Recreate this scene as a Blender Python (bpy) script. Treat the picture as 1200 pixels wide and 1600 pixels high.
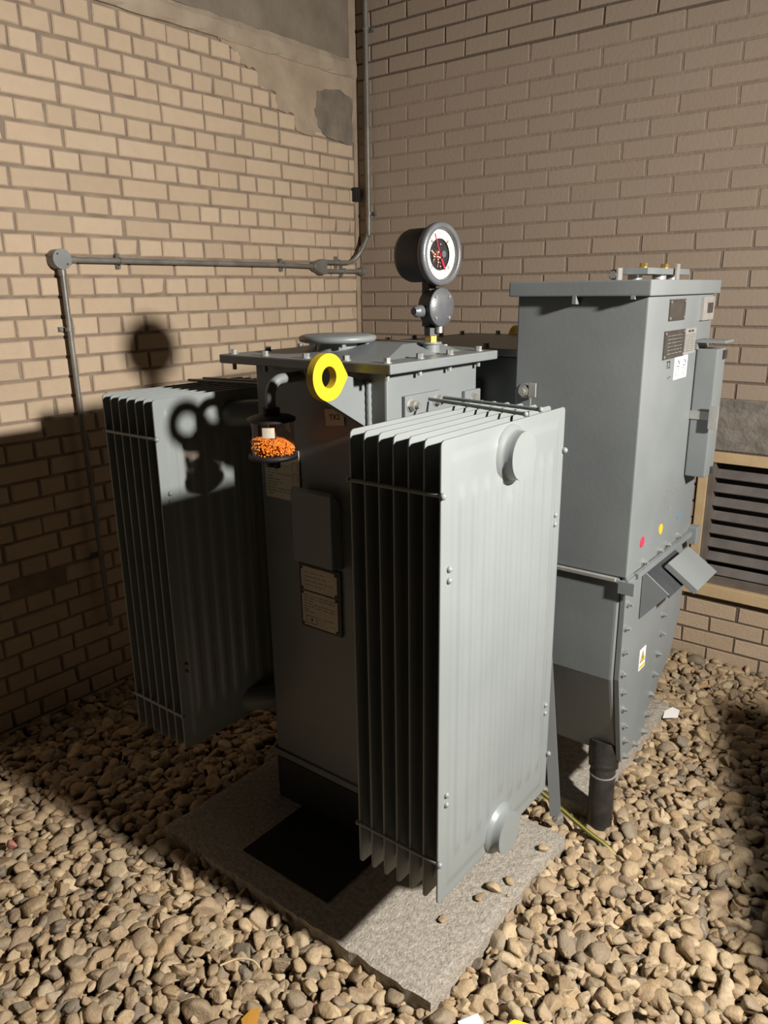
import bpy, bmesh, math, random
import numpy as np
from mathutils import Vector, Matrix

random.seed(7)
rng = np.random.default_rng(7)
for o in list(bpy.data.objects):
    bpy.data.objects.remove(o)
scene = bpy.context.scene
COL = scene.collection

# ------------------------------------------------------------------ camera
F_PX, PITCH, ROLL, YAW = 1196.0, 0.28281, -0.01293, 0.66661
CAM = np.array([2.834, -3.412, 1.672])
_fw = np.array([-math.sin(YAW) * math.cos(PITCH), math.cos(YAW) * math.cos(PITCH), -math.sin(PITCH)])
_r = np.array([math.cos(YAW), math.sin(YAW), 0.0])
_u = np.cross(_r, _fw)
CR = math.cos(ROLL) * _r + math.sin(ROLL) * _u
CU = -math.sin(ROLL) * _r + math.cos(ROLL) * _u
cam_data = bpy.data.cameras.new('camera')
cam_data.sensor_fit = 'VERTICAL'
cam_data.sensor_height = 36.0
cam_data.lens = 36.0 * F_PX / 1600.0
cam_data.clip_start = 0.02
cam = bpy.data.objects.new('camera', cam_data)
COL.objects.link(cam)
m = Matrix.Identity(4)
for i in range(3):
    m[i][0], m[i][1], m[i][2], m[i][3] = CR[i], CU[i], -_fw[i], CAM[i]
cam.matrix_world = m
scene.camera = cam

def project(P):
    """world points (n,3) -> pixel coordinates and depth, used only to rank which pieces show largest"""
    d = np.atleast_2d(P) - CAM
    dz = d @ _fw
    dz = np.where(np.abs(dz) < 1e-6, 1e-6, dz)
    return 600 + F_PX * (d @ CR) / dz, 800 - F_PX * (d @ CU) / dz, dz

# ------------------------------------------------------------------ light
world = bpy.data.worlds.new('world')
scene.world = world
world.use_nodes = True
world.node_tree.nodes['Background'].inputs[0].default_value = (0.9, 0.92, 1.0, 1)
world.node_tree.nodes['Background'].inputs[1].default_value = 0.0012
ld = bpy.data.lights.new('work_lamp', 'AREA')     # floodlight standing right of the view
ld.shape = 'DISK'
ld.size = 0.16
ld.energy = 218.0
ld.color = (1.0, 0.945, 0.865)
lamp = bpy.data.objects.new('work_lamp', ld)
lamp.location = (4.12, -1.96, 2.25)
lamp.rotation_euler = (Vector((0.3, -3.5, 0.6)) - Vector(lamp.location)).to_track_quat('-Z', 'Y').to_euler()
COL.objects.link(lamp)
scene.view_settings.view_transform = 'Standard'
scene.view_settings.look = 'None'
scene.view_settings.exposure = 0.0
scene.view_settings.gamma = 1.0
scene.view_settings.use_curve_mapping = False

# ------------------------------------------------------------------ materials
def principled(name, col, rough=0.5, metal=0.0):
    mt = bpy.data.materials.new(name)
    mt.use_nodes = True
    b = mt.node_tree.nodes['Principled BSDF']
    b.inputs['Base Color'].default_value = (*col, 1)
    b.inputs['Roughness'].default_value = rough
    b.inputs['Metallic'].default_value = metal
    return mt

def nodes(mt):
    nt = mt.node_tree
    return nt, nt.nodes['Principled BSDF'], nt.nodes.new, nt.links.new

def noisy(name, c1, c2, scale=8.0, rough=0.5, metal=0.0, bump=0.0, bscale=60.0, detail=5.0, rough2=None):
    """procedural two-tone noise with optional fine bump"""
    mt = principled(name, c1, rough, metal)
    nt, b, N, L = nodes(mt)
    tc = N('ShaderNodeTexCoord')
    geo = N('ShaderNodeNewGeometry')
    no = N('ShaderNodeTexNoise'); no.inputs['Scale'].default_value = scale; no.inputs['Detail'].default_value = detail
    L(geo.outputs['Position'], no.inputs['Vector'])
    rp = N('ShaderNodeValToRGB')
    rp.color_ramp.elements[0].position = 0.35; rp.color_ramp.elements[0].color = (*c1, 1)
    rp.color_ramp.elements[1].position = 0.68; rp.color_ramp.elements[1].color = (*c2, 1)
    L(no.outputs['Fac'], rp.inputs['Fac'])
    L(rp.outputs['Color'], b.inputs['Base Color'])
    if rough2 is not None:
        mr = N('ShaderNodeMapRange'); mr.inputs[3].default_value = rough; mr.inputs[4].default_value = rough2
        L(no.outputs['Fac'], mr.inputs[0]); L(mr.outputs[0], b.inputs['Roughness'])
    if bump:
        n2 = N('ShaderNodeTexNoise'); n2.inputs['Scale'].default_value = bscale; n2.inputs['Detail'].default_value = 6
        L(geo.outputs['Position'], n2.inputs['Vector'])
        bp = N('ShaderNodeBump'); bp.inputs['Strength'].default_value = bump; bp.inputs['Distance'].default_value = 0.01
        L(n2.outputs['Fac'], bp.inputs['Height']); L(bp.outputs['Normal'], b.inputs['Normal'])
    return mt

def island_mat(name, stops, rough=0.8, nscale=30.0, namt=0.35, dark=(0.1, 0.08, 0.06), bump=0.3, bscale=120.0, big=None):
    """colour picked per loose piece (island + object random), then mottled"""
    mt = principled(name, stops[0][1], rough)
    nt, b, N, L = nodes(mt)
    geo = N('ShaderNodeNewGeometry'); oi = N('ShaderNodeObjectInfo')
    add = N('ShaderNodeMath'); add.operation = 'ADD'
    L(geo.outputs['Random Per Island'], add.inputs[0]); L(oi.outputs['Random'], add.inputs[1])
    fr = N('ShaderNodeMath'); fr.operation = 'FRACT'; L(add.outputs[0], fr.inputs[0])
    rp = N('ShaderNodeValToRGB')
    els = rp.color_ramp.elements
    while len(els) < len(stops): els.new(0.5)
    for e, (p, c) in zip(els, stops):
        e.position = p; e.color = (*c, 1)
    L(fr.outputs[0], rp.inputs['Fac'])
    no = N('ShaderNodeTexNoise'); no.inputs['Scale'].default_value = nscale; no.inputs['Detail'].default_value = 6
    no.inputs['Roughness'].default_value = 0.65
    L(geo.outputs['Position'], no.inputs['Vector'])
    r2 = N('ShaderNodeValToRGB'); r2.color_ramp.elements[0].position = 0.42; r2.color_ramp.elements[1].position = 0.72
    L(no.outputs['Fac'], r2.inputs['Fac'])
    ml = N('ShaderNodeMath'); ml.operation = 'MULTIPLY'; ml.inputs[1].default_value = namt
    L(r2.outputs['Color'], ml.inputs[0])
    mx = N('ShaderNodeMix'); mx.data_type = 'RGBA'
    L(ml.outputs[0], mx.inputs[0]); L(rp.outputs['Color'], mx.inputs[6]); mx.inputs[7].default_value = (*dark, 1)
    out = mx.outputs[2]
    if big:
        n3 = N('ShaderNodeTexNoise'); n3.inputs['Scale'].default_value = big[0]; n3.inputs['Detail'].default_value = 4
        L(geo.outputs['Position'], n3.inputs['Vector'])
        r3 = N('ShaderNodeValToRGB'); r3.color_ramp.elements[0].position = 0.5; r3.color_ramp.elements[1].position = 0.75
        L(n3.outputs['Fac'], r3.inputs['Fac'])
        m3 = N('ShaderNodeMath'); m3.operation = 'MULTIPLY'; m3.inputs[1].default_value = big[1]; L(r3.outputs['Color'], m3.inputs[0])
        mx2 = N('ShaderNodeMix'); mx2.data_type = 'RGBA'
        L(m3.outputs[0], mx2.inputs[0]); L(out, mx2.inputs[6]); mx2.inputs[7].default_value = (*big[2], 1)
        out = mx2.outputs[2]
    L(out, b.inputs['Base Color'])
    n2 = N('ShaderNodeTexNoise'); n2.inputs['Scale'].default_value = bscale; n2.inputs['Detail'].default_value = 5
    L(geo.outputs['Position'], n2.inputs['Vector'])
    bp = N('ShaderNodeBump'); bp.inputs['Strength'].default_value = bump; bp.inputs['Distance'].default_value = 0.006
    L(n2.outputs['Fac'], bp.inputs['Height']); L(bp.outputs['Normal'], b.inputs['Normal'])
    return mt

MAT = {}
MAT['grey'] = noisy('grey_enamel', (0.160, 0.175, 0.180), (0.182, 0.198, 0.203), 5.0, 0.36, 0.0, 0.03, 90.0, rough2=0.46)
MAT['grey_rad'] = noisy('radiator_enamel', (0.200, 0.220, 0.222), (0.222, 0.243, 0.245), 4.0, 0.34, 0.0, 0.02, 70.0, rough2=0.42)
MAT['black'] = noisy('black_metal', (0.016, 0.017, 0.019), (0.028, 0.029, 0.031), 20, 0.45)
MAT['blackplastic'] = noisy('black_plastic', (0.012, 0.012, 0.013), (0.022, 0.022, 0.023), 20, 0.55)
MAT['darkgrey'] = noisy('dark_grey_casting', (0.035, 0.037, 0.042), (0.05, 0.052, 0.058), 25, 0.5, 0.1, 0.15, 200)
MAT['bezel'] = noisy('grey_casting', (0.10, 0.105, 0.115), (0.13, 0.135, 0.145), 25, 0.4, 0.2, 0.1, 250)
MAT['zinc'] = noisy('zinc_plated', (0.42, 0.41, 0.38), (0.58, 0.57, 0.53), 40, 0.38, 0.75)
MAT['conduit'] = noisy('galvanised_conduit', (0.17, 0.165, 0.15), (0.25, 0.24, 0.22), 14, 0.42, 0.25, 0.05, 80)
MAT['boxlid'] = noisy('conduit_box_lid', (0.19, 0.20, 0.205), (0.24, 0.25, 0.25), 20, 0.45)
MAT['boltpaint'] = noisy('painted_bolt', (0.20, 0.215, 0.21), (0.30, 0.31, 0.30), 60, 0.4, 0.2)
MAT['brass'] = noisy('brass', (0.55, 0.36, 0.08), (0.66, 0.46, 0.13), 40, 0.32, 0.8)
MAT['yellow'] = noisy('yellow_paint', (0.58, 0.40, 0.012), (0.64, 0.45, 0.018), 14, 0.42, 0.0, 0.05, 100)
MAT['concrete'] = noisy('slab_concrete', (0.28, 0.25, 0.21), (0.44, 0.40, 0.34), 75, 0.88, 0.0, 0.6, 160, 9)
MAT['beam'] = noisy('beam_concrete', (0.17, 0.14, 0.105), (0.24, 0.20, 0.155), 5, 0.92, 0.0, 0.4, 40)
MAT['band'] = noisy('band_concrete', (0.30, 0.24, 0.175), (0.40, 0.33, 0.245), 7, 0.92, 0.0, 0.5, 35)
MAT['plaster'] = noisy('plaster', (0.31, 0.242, 0.175), (0.42, 0.33, 0.24), 7, 0.92, 0.0, 0.4, 30)
MAT['cement'] = noisy('cement_patch', (0.145, 0.125, 0.10), (0.24, 0.20, 0.155), 9, 0.95, 0.0, 0.5, 40)
MAT['lintel'] = noisy('lintel_concrete', (0.17, 0.15, 0.13), (0.27, 0.24, 0.21), 18, 0.95, 0.0, 0.6, 60)
MAT['timber'] = noisy('painted_timber', (0.50, 0.36, 0.20), (0.58, 0.43, 0.25), 10, 0.7, 0.0, 0.1, 60)
MAT['slat'] = noisy('vent_slat', (0.13, 0.115, 0.108), (0.18, 0.16, 0.15), 12, 0.6)
MAT['jambdark'] = noisy('vent_frame', (0.12, 0.10, 0.085), (0.17, 0.145, 0.12), 12, 0.7)
MAT['mortar'] = noisy('mortar', (0.215, 0.165, 0.125), (0.30, 0.235, 0.18), 12, 0.95, 0.0, 0.6, 90)
MAT['soil'] = noisy('ground_dirt', (0.05, 0.038, 0.026), (0.11, 0.085, 0.058), 30, 0.95, 0, 0.5, 60)
MAT['paper'] = noisy('paper_label', (0.50, 0.45, 0.36), (0.58, 0.52, 0.42), 15, 0.7)
MAT['white'] = principled('white_print', (0.78, 0.78, 0.76), 0.5)
MAT['ink'] = principled('ink', (0.02, 0.02, 0.022), 0.6)
MAT['inkgrey'] = principled('grey_ink', (0.16, 0.15, 0.13), 0.6)
MAT['engraved'] = noisy('engraved_plate', (0.062, 0.056, 0.05), (0.09, 0.08, 0.07), 30, 0.35, 0.4)
MAT['silver'] = noisy('silver_plate', (0.34, 0.33, 0.31), (0.42, 0.41, 0.39), 30, 0.4, 0.4)
MAT['red'] = principled('red_sticker', (0.48, 0.03, 0.07), 0.5)
MAT['blue'] = principled('blue_sticker', (0.06, 0.20, 0.36), 0.5)
MAT['yelsticker'] = principled('yellow_sticker', (0.62, 0.43, 0.02), 0.5)
MAT['dialwhite'] = principled('dial_white', (0.80, 0.78, 0.70), 0.4)
MAT['dialred'] = principled('dial_red', (0.65, 0.02, 0.06), 0.4)
MAT['copper'] = noisy('copper_parts', (0.50, 0.22, 0.16), (0.68, 0.42, 0.34), 60, 0.28, 0.9)
MAT['crystals'] = island_mat('orange_silica_gel', [(0, (0.72, 0.20, 0.02)), (0.5, (0.85, 0.34, 0.05)), (1, (0.95, 0.50, 0.14))], 0.22, 300, 0.1, (0.4, 0.1, 0.01), 0.1)
MAT['cable'] = principled('cable_yellow', (0.36, 0.27, 0.04), 0.45)
MAT['cablegreen'] = principled('cable_green', (0.07, 0.085, 0.03), 0.45)
MAT['duct'] = noisy('black_duct', (0.018, 0.017, 0.016), (0.035, 0.032, 0.03), 30, 0.42, 0, 0.15, 120)
MAT['leaf'] = principled('leaf_orange', (0.55, 0.27, 0.04), 0.7)
MAT['twig'] = principled('straw', (0.62, 0.50, 0.30), 0.7)
MAT['pink'] = principled('pink_stone', (0.45, 0.20, 0.16), 0.8)
MAT['yelplastic'] = principled('yellow_plastic', (0.85, 0.75, 0.01), 0.4)
MAT['square_black'] = noisy('flat_black', (0.006, 0.006, 0.007), (0.012, 0.012, 0.013), 30, 0.8)

MAT['brickL'] = island_mat('cream_brick', [(0, (0.49, 0.375, 0.262)), (0.35, (0.545, 0.425, 0.305)), (0.7, (0.515, 0.395, 0.28)), (1, (0.46, 0.352, 0.25))],
                           0.85, 22, 0.16, (0.32, 0.24, 0.16), 0.35, 90, big=(1.6, 0.35, (0.40, 0.31, 0.215)))
MAT['brickR'] = island_mat('painted_brick', [(0, (0.335, 0.262, 0.200)), (0.5, (0.36, 0.284, 0.218)), (1, (0.345, 0.272, 0.212))],
                           0.8, 14, 0.12, (0.28, 0.22, 0.165), 0.25, 60, big=(1.3, 0.3, (0.30, 0.24, 0.19)))
MAT['pebble'] = island_mat('river_pebble', [(0, (0.29, 0.205, 0.122)), (0.14, (0.43, 0.315, 0.185)), (0.28, (0.33, 0.24, 0.15)), (0.42, (0.52, 0.395, 0.24)),
                                            (0.55, (0.25, 0.195, 0.135)), (0.66, (0.41, 0.285, 0.155)), (0.76, (0.17, 0.145, 0.115)), (0.86, (0.60, 0.47, 0.30)), (0.93, (0.24, 0.18, 0.12)), (1.0, (0.36, 0.26, 0.16))],
                           0.68, 60, 0.5, (0.19, 0.14, 0.088), 0.45, 150)

def mortar_right():
    """painted-over joints, bare dark mortar in the top courses and low down"""
    mt = noisy('painted_mortar', (0.27, 0.212, 0.160), (0.33, 0.26, 0.20), 10, 0.9, 0, 0.4, 60)
    nt, b, N, L = nodes(mt)
    src = b.inputs['Base Color'].links[0].from_socket
    geo = N('ShaderNodeNewGeometry'); sx = N('ShaderNodeSeparateXYZ'); L(geo.outputs['Position'], sx.inputs[0])
    no = N('ShaderNodeTexNoise'); no.inputs['Scale'].default_value = 2.5; L(geo.outputs['Position'], no.inputs['Vector'])
    a = N('ShaderNodeMath'); a.operation = 'MULTIPLY_ADD'; a.inputs[1].default_value = 0.5
    L(no.outputs['Fac'], a.inputs[0]); L(sx.outputs['Z'], a.inputs[2])
    rp = N('ShaderNodeValToRGB'); e = rp.color_ramp.elements
    e[0].position = 0.0; e[0].color = (1, 1, 1, 1); e[1].position = 1.0; e[1].color = (1, 1, 1, 1)
    for p, v in ((0.36, 0.95), (0.55, 0.5), (0.66, 0.12), (0.835, 0.10), (0.85, 1.0)):
        k = e.new(p); k.color = (v, v, v, 1)
    dv = N('ShaderNodeMath'); dv.operation = 'DIVIDE'; dv.inputs[1].default_value = 3.5
    # crisp switch at the repointed top courses: no noise there
    gt = N('ShaderNodeMath'); gt.operation = 'GREATER_THAN'; gt.inputs[1].default_value = 2.70; L(sx.outputs['Z'], gt.inputs[0])
    L(a.outputs[0], dv.inputs[0])
    cl = N('ShaderNodeMath'); cl.operation = 'MINIMUM'; cl.inputs[1].default_value = 0.82; L(dv.outputs[0], cl.inputs[0])
    L(cl.outputs[0], rp.inputs['Fac'])
    mxx = N('ShaderNodeMath'); mxx.operation = 'MAXIMUM'; L(rp.outputs['Color'], mxx.inputs[0]); L(gt.outputs[0], mxx.inputs[1])
    mx = N('ShaderNodeMix'); mx.data_type = 'RGBA'
    L(mxx.outputs[0], mx.inputs[0]); L(src, mx.inputs[6]); mx.inputs[7].default_value = (0.13, 0.10, 0.078, 1)
    L(mx.outputs[2], b.inputs['Base Color'])
    return mt
MAT['mortarR'] = mortar_right()

def glass_mat(name, tint, gloss=0.12):
    mt = bpy.data.materials.new(name); mt.use_nodes = True
    nt = mt.node_tree; nt.nodes.clear()
    out = nt.nodes.new('ShaderNodeOutputMaterial')
    tr = nt.nodes.new('ShaderNodeBsdfTransparent'); tr.inputs[0].default_value = (*tint, 1)
    gl = nt.nodes.new('ShaderNodeBsdfGlossy'); gl.inputs['Roughness'].default_value = 0.05
    mx = nt.nodes.new('ShaderNodeMixShader')
    mx.inputs[0].default_value = gloss
    nt.links.new(tr.outputs[0], mx.inputs[1]); nt.links.new(gl.outputs[0], mx.inputs[2])
    nt.links.new(mx.outputs[0], out.inputs[0])
    return mt
MAT['jarglass'] = glass_mat('jar_glass', (0.93, 0.80, 0.74), 0.10)
MAT['dialglass'] = glass_mat('dial_glass', (0.97, 0.97, 0.97), 0.05)

# ------------------------------------------------------------------ mesh helpers
WLOC = {}

class MB:
    """collects shapes; build() links them as ONE mesh object"""
    def __init__(self):
        self.v, self.f, self.fm, self.mi, self.sm = [], [], [], 0, []
        self.smooth = False
    def mat(self, i): self.mi = i; return self
    def add(self, vs, fs, smooth=None):
        n = len(self.v); self.v += [tuple(map(float, p)) for p in vs]
        s = self.smooth if smooth is None else smooth
        for f in fs:
            self.f.append([i + n for i in f]); self.fm.append(self.mi); self.sm.append(s)
        return self
    def box(self, x0, x1, y0, y1, z0, z1):
        vs = [(x0, y0, z0), (x1, y0, z0), (x1, y1, z0), (x0, y1, z0), (x0, y0, z1), (x1, y0, z1), (x1, y1, z1), (x0, y1, z1)]
        return self.add(vs, [(0, 3, 2, 1), (4, 5, 6, 7), (0, 1, 5, 4), (1, 2, 6, 5), (2, 3, 7, 6), (3, 0, 4, 7)], False)
    def obox(self, c, ax, ay, az):
        c, ax, ay, az = map(Vector, (c, ax, ay, az))
        vs = [c + sx * ax + sy * ay + sz * az for sz in (-1, 1) for sx, sy in ((-1, -1), (1, -1), (1, 1), (-1, 1))]
        return self.add(vs, [(0, 3, 2, 1), (4, 5, 6, 7), (0, 1, 5, 4), (1, 2, 6, 5), (2, 3, 7, 6), (3, 0, 4, 7)], False)
    def prism(self, poly, axis, a, b):
        """poly: 2-D points in the other two axes (in axis order), extruded along axis from a to b"""
        def P(p, t):
            q = list(p); q.insert(axis, t); return q
        n = len(poly)
        area = sum(poly[i][0] * poly[(i + 1) % n][1] - poly[(i + 1) % n][0] * poly[i][1] for i in range(n))
        if (area < 0) != (axis == 1): poly = poly[::-1]
        vs = [P(p, a) for p in poly] + [P(p, b) for p in poly]
        lo, hi = tuple(range(n))[::-1], tuple(range(n, 2 * n))
        fs = [lo, hi] + [(i, (i + 1) % n, (i + 1) % n + n, i + n) for i in range(n)]
        return self.add(vs, fs, False)
    def cyl(self, p0, p1, r0, r1=None, n=20, caps=True, phase=0.0):
        r1 = r0 if r1 is None else r1
        p0, p1 = Vector(p0), Vector(p1); d = (p1 - p0).normalized()
        a = d.orthogonal().normalized(); b = d.cross(a)
        vs = []
        for p, r in ((p0, r0), (p1, r1)):
            for i in range(n):
                t = 2 * math.pi * i / n + phase
                vs.append(p + r * (math.cos(t) * a + math.sin(t) * b))
        self.add(vs, [(i, (i + 1) % n, (i + 1) % n + n, i + n) for i in range(n)], n > 8)
        if caps:
            self.add(vs, [tuple(range(n))[::-1], tuple(range(n, 2 * n))], False)
        return self
    def hexbolt(self, p, d, r=0.009, h=0.008, washer=True, stud=0.0):
        p, d = Vector(p), Vector(d).normalized()
        q = p
        if washer:
            self.cyl(p, p + d * 0.002, r * 1.35, n=14); q = p + d * 0.002
        self.cyl(q, q + d * h, r, n=6, phase=random.random())
        if stud: self.cyl(q + d * h, q + d * (h + stud), r * 0.55, n=10)
        return self
    def tube(self, pts, r, n=12, caps=True):
        pts = [Vector(p) for p in pts]
        vs, prev = [], None
        for i, p in enumerate(pts):
            d = (pts[min(i + 1, len(pts) - 1)] - pts[max(i - 1, 0)]).normalized()
            a = d.orthogonal().normalized() if prev is None else (prev - d * prev.dot(d)).normalized()
            prev = a; b = d.cross(a)
            rr = r[i] if isinstance(r, (list, tuple)) else r
            for k in range(n):
                t = 2 * math.pi * k / n
                vs.append(p + rr * (math.cos(t) * a + math.sin(t) * b))
        fs = []
        for i in range(len(pts) - 1):
            for k in range(n):
                fs.append((i * n + k, i * n + (k + 1) % n, (i + 1) * n + (k + 1) % n, (i + 1) * n + k))
        self.add(vs, fs, True)
        if caps:
            self.add(vs, [tuple(range(n))[::-1], tuple(range((len(pts) - 1) * n, len(pts) * n))], False)
        return self
    def lathe(self, c, axis, prof, n=32, caps=True):
        """prof: (radius, height along axis)"""
        c, d = Vector(c), Vector(axis).normalized()
        a = d.orthogonal().normalized(); b = d.cross(a)
        vs = []
        for r, h in prof:
            for k in range(n):
                t = 2 * math.pi * k / n
                vs.append(c + d * h + r * (math.cos(t) * a + math.sin(t) * b))
        m_ = len(prof)
        fs = [(i * n + k, i * n + (k + 1) % n, (i + 1) * n + (k + 1) % n, (i + 1) * n + k) for i in range(m_ - 1) for k in range(n)]
        self.add(vs, fs, True)
        if caps: self.add(vs, [tuple(range(n))[::-1], tuple(range((m_ - 1) * n, m_ * n))], False)
        return self
    def sphere(self, c, r, n=10):
        c = Vector(c); m_ = n // 2
        prof = [(r * math.sin(math.pi * i / m_) + 1e-5, -r * math.cos(math.pi * i / m_)) for i in range(m_ + 1)]
        return self.lathe(c, (0, 0, 1), prof, n)
    def rotz(self, c, ang):
        ca, sa = math.cos(ang), math.sin(ang)
        self.v = [(c[0] + (x - c[0]) * ca - (y - c[1]) * sa, c[1] + (x - c[0]) * sa + (y - c[1]) * ca, z) for x, y, z in self.v]
        return self
    def mesh(self, name, mats, bevel=0.0, seg=2, center=True):
        V = np.array(self.v)
        c = (V.min(0) + V.max(0)) / 2 if center else np.zeros(3)
        me = bpy.data.meshes.new(name)
        me.from_pydata([tuple(p) for p in (V - c)], [], self.f)
        for mt in (mats if isinstance(mats, (list, tuple)) else [mats]):
            me.materials.append(MAT[mt])
        me.polygons.foreach_set('material_index', self.fm)
        me.polygons.foreach_set('use_smooth', self.sm)
        if bevel:
            bm = bmesh.new(); bm.from_mesh(me)
            bmesh.ops.remove_doubles(bm, verts=bm.verts, dist=1e-6)
            es = [e for e in bm.edges if len(e.link_faces) == 2 and e.calc_face_angle(0) > 0.6]
            bmesh.ops.bevel(bm, geom=es, offset=bevel, segments=seg, affect='EDGES', profile=0.6, clamp_overlap=True)
            bm.to_mesh(me); bm.free()
        me.validate()
        return me, c
    def build(self, name, mats, parent=None, bevel=0.0, seg=2):
        me, c = self.mesh(name, mats, bevel, seg)
        return link(name, me, c, parent)

def link(name, me, c, parent=None):
    o = bpy.data.objects.new(name, me)
    COL.objects.link(o)
    WLOC[o.name] = np.array(c, float)
    if parent is not None:
        o.parent = parent
        o.location = tuple(np.array(c) - WLOC[parent.name])
    else:
        o.location = tuple(c)
    return o

def empty(name, loc):
    o = bpy.data.objects.new(name, None)
    o.empty_display_size = 0.1
    COL.objects.link(o); o.location = loc; WLOC[o.name] = np.array(loc, float)
    return o

def tag(o, label=None, cat=None, group=None, kind=None):
    if label: o['label'] = label
    if cat: o['category'] = cat
    if group: o['group'] = group
    if kind: o['kind'] = kind
    return o

def text_mesh(txt, size, origin, ux, uy, name, mat, parent, extrude=0.0003, align='CENTER'):
    cu = bpy.data.curves.new(name, 'FONT')
    cu.body = txt; cu.size = size; cu.align_x = align; cu.align_y = 'CENTER'; cu.extrude = extrude
    t = bpy.data.objects.new('tmp_text', cu); COL.objects.link(t)
    dg = bpy.context.evaluated_depsgraph_get()
    me = bpy.data.meshes.new_from_object(t.evaluated_get(dg))
    bpy.data.objects.remove(t)
    ux, uy = Vector(ux).normalized(), Vector(uy).normalized(); n = ux.cross(uy)
    R = Matrix((ux, uy, n)).transposed().to_4x4()
    me.transform(R)
    me.materials.clear(); me.materials.append(MAT[mat])
    return link(name, me, origin, parent)

def bulk_mesh(name, V, Fs, mat, smooth):
    """fast mesh from numpy: Fs (n,k) constant polygon size"""
    me = bpy.data.meshes.new(name)
    n, k = Fs.shape
    me.vertices.add(len(V)); me.vertices.foreach_set('co', V.astype(np.float32).ravel())
    me.loops.add(n * k); me.loops.foreach_set('vertex_index', Fs.astype(np.int32).ravel())
    me.polygons.add(n)
    me.polygons.foreach_set('loop_start', np.arange(0, n * k, k, dtype=np.int32))
    me.polygons.foreach_set('loop_total', np.full(n, k, dtype=np.int32))
    me.polygons.foreach_set('use_smooth', np.full(n, smooth, dtype=bool))
    me.materials.append(MAT[mat])
    me.update(calc_edges=True)
    return me

# ================================================================== SETTING
# ---------------------------------------------------------------- floor with pebbles
floor = MB().box(-0.12, 5.2, -4.6, 0.12, -0.12, -0.03).build('floor', 'soil')
tag(floor, 'bed of tan river gravel covering the ground', kind='structure')

SLAB_F = (1.0, 2.03, -2.235, -1.50)
SLAB_R = (1.02, 2.03, -1.34, -0.53)

def ico(sub):
    bm = bmesh.new(); bmesh.ops.create_icosphere(bm, subdivisions=sub, radius=1.0)
    V = np.array([v.co[:] for v in bm.verts]); Fq = np.array([[v.index for v in f.verts] for f in bm.faces]); bm.free()
    return V, Fq

def pebble_shape(V, seed):
    r = np.random.default_rng(seed)
    out = V.copy()
    # a few cut planes give the flinty facets, then low-frequency lumps
    for _ in range(r.integers(4, 9)):
        d = r.normal(size=3); d /= np.linalg.norm(d); lim = r.uniform(0.42, 0.80)
        s = out @ d; k = s > lim
        out[k] -= np.outer((s[k] - lim) * 0.97, d)
    for _ in range(5):
        d = r.normal(size=3); ph = r.uniform(0, 6.28)
        out *= (1 + 0.07 * np.sin(2.4 * (out @ d) + ph))[:, None]
    return out * np.array([1.0, r.uniform(0.62, 0.85), r.uniform(0.45, 0.68)])

IV, IF = ico(2)
IV3, IF3 = ico(3)
SHAPES = [pebble_shape(IV, 100 + i) for i in range(14)]
SHAPES3 = [pebble_shape(IV3, 100 + i) for i in range(14)]

def rots(n, tilt):
    yaw = rng.uniform(0, 2 * np.pi, n); a = rng.normal(0, tilt, n); b = rng.normal(0, tilt, n)
    cz, sz, cx, sx, cy, sy = np.cos(yaw), np.sin(yaw), np.cos(a), np.sin(a), np.cos(b), np.sin(b)
    Z = np.zeros((n, 3, 3)); X = np.zeros((n, 3, 3)); Y = np.zeros((n, 3, 3))
    Z[:, 0, 0] = cz; Z[:, 0, 1] = -sz; Z[:, 1, 0] = sz; Z[:, 1, 1] = cz; Z[:, 2, 2] = 1
    X[:, 0, 0] = 1; X[:, 1, 1] = cx; X[:, 1, 2] = -sx; X[:, 2, 1] = sx; X[:, 2, 2] = cx
    Y[:, 1, 1] = 1; Y[:, 0, 0] = cy; Y[:, 0, 2] = sy; Y[:, 2, 0] = -sy; Y[:, 2, 2] = cy
    return Z @ X @ Y, yaw, a, b

def in_rect(P, r, mgn):
    return (P[:, 0] > r[0] - mgn) & (P[:, 0] < r[1] + mgn) & (P[:, 1] > r[2] - mgn) & (P[:, 1] < r[3] + mgn)

pts = []
for layer, (sp, z0) in enumerate(((0.032, -0.017), (0.035, 0.0))):
    gx = np.arange(0.0, 3.6, sp); gy = np.arange(-3.5, 0.0, sp)
    G = np.stack(np.meshgrid(gx, gy), -1).reshape(-1, 2)
    G += rng.uniform(-0.45 * sp, 0.45 * sp, G.shape)
    G = np.c_[G, z0 + rng.normal(0, 0.0045, len(G))]
    pts.append(G)
PB = np.concatenate(pts)
PB[:, 2] += 0.010 * np.sin(PB[:, 0] * 5.1 + 1) * np.sin(PB[:, 1] * 4.3)
keep = ~(in_rect(PB, SLAB_F, -0.002) | in_rect(PB, SLAB_R, -0.02)) & (PB[:, 0] > 0.012) & (PB[:, 1] < -0.012)
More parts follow.
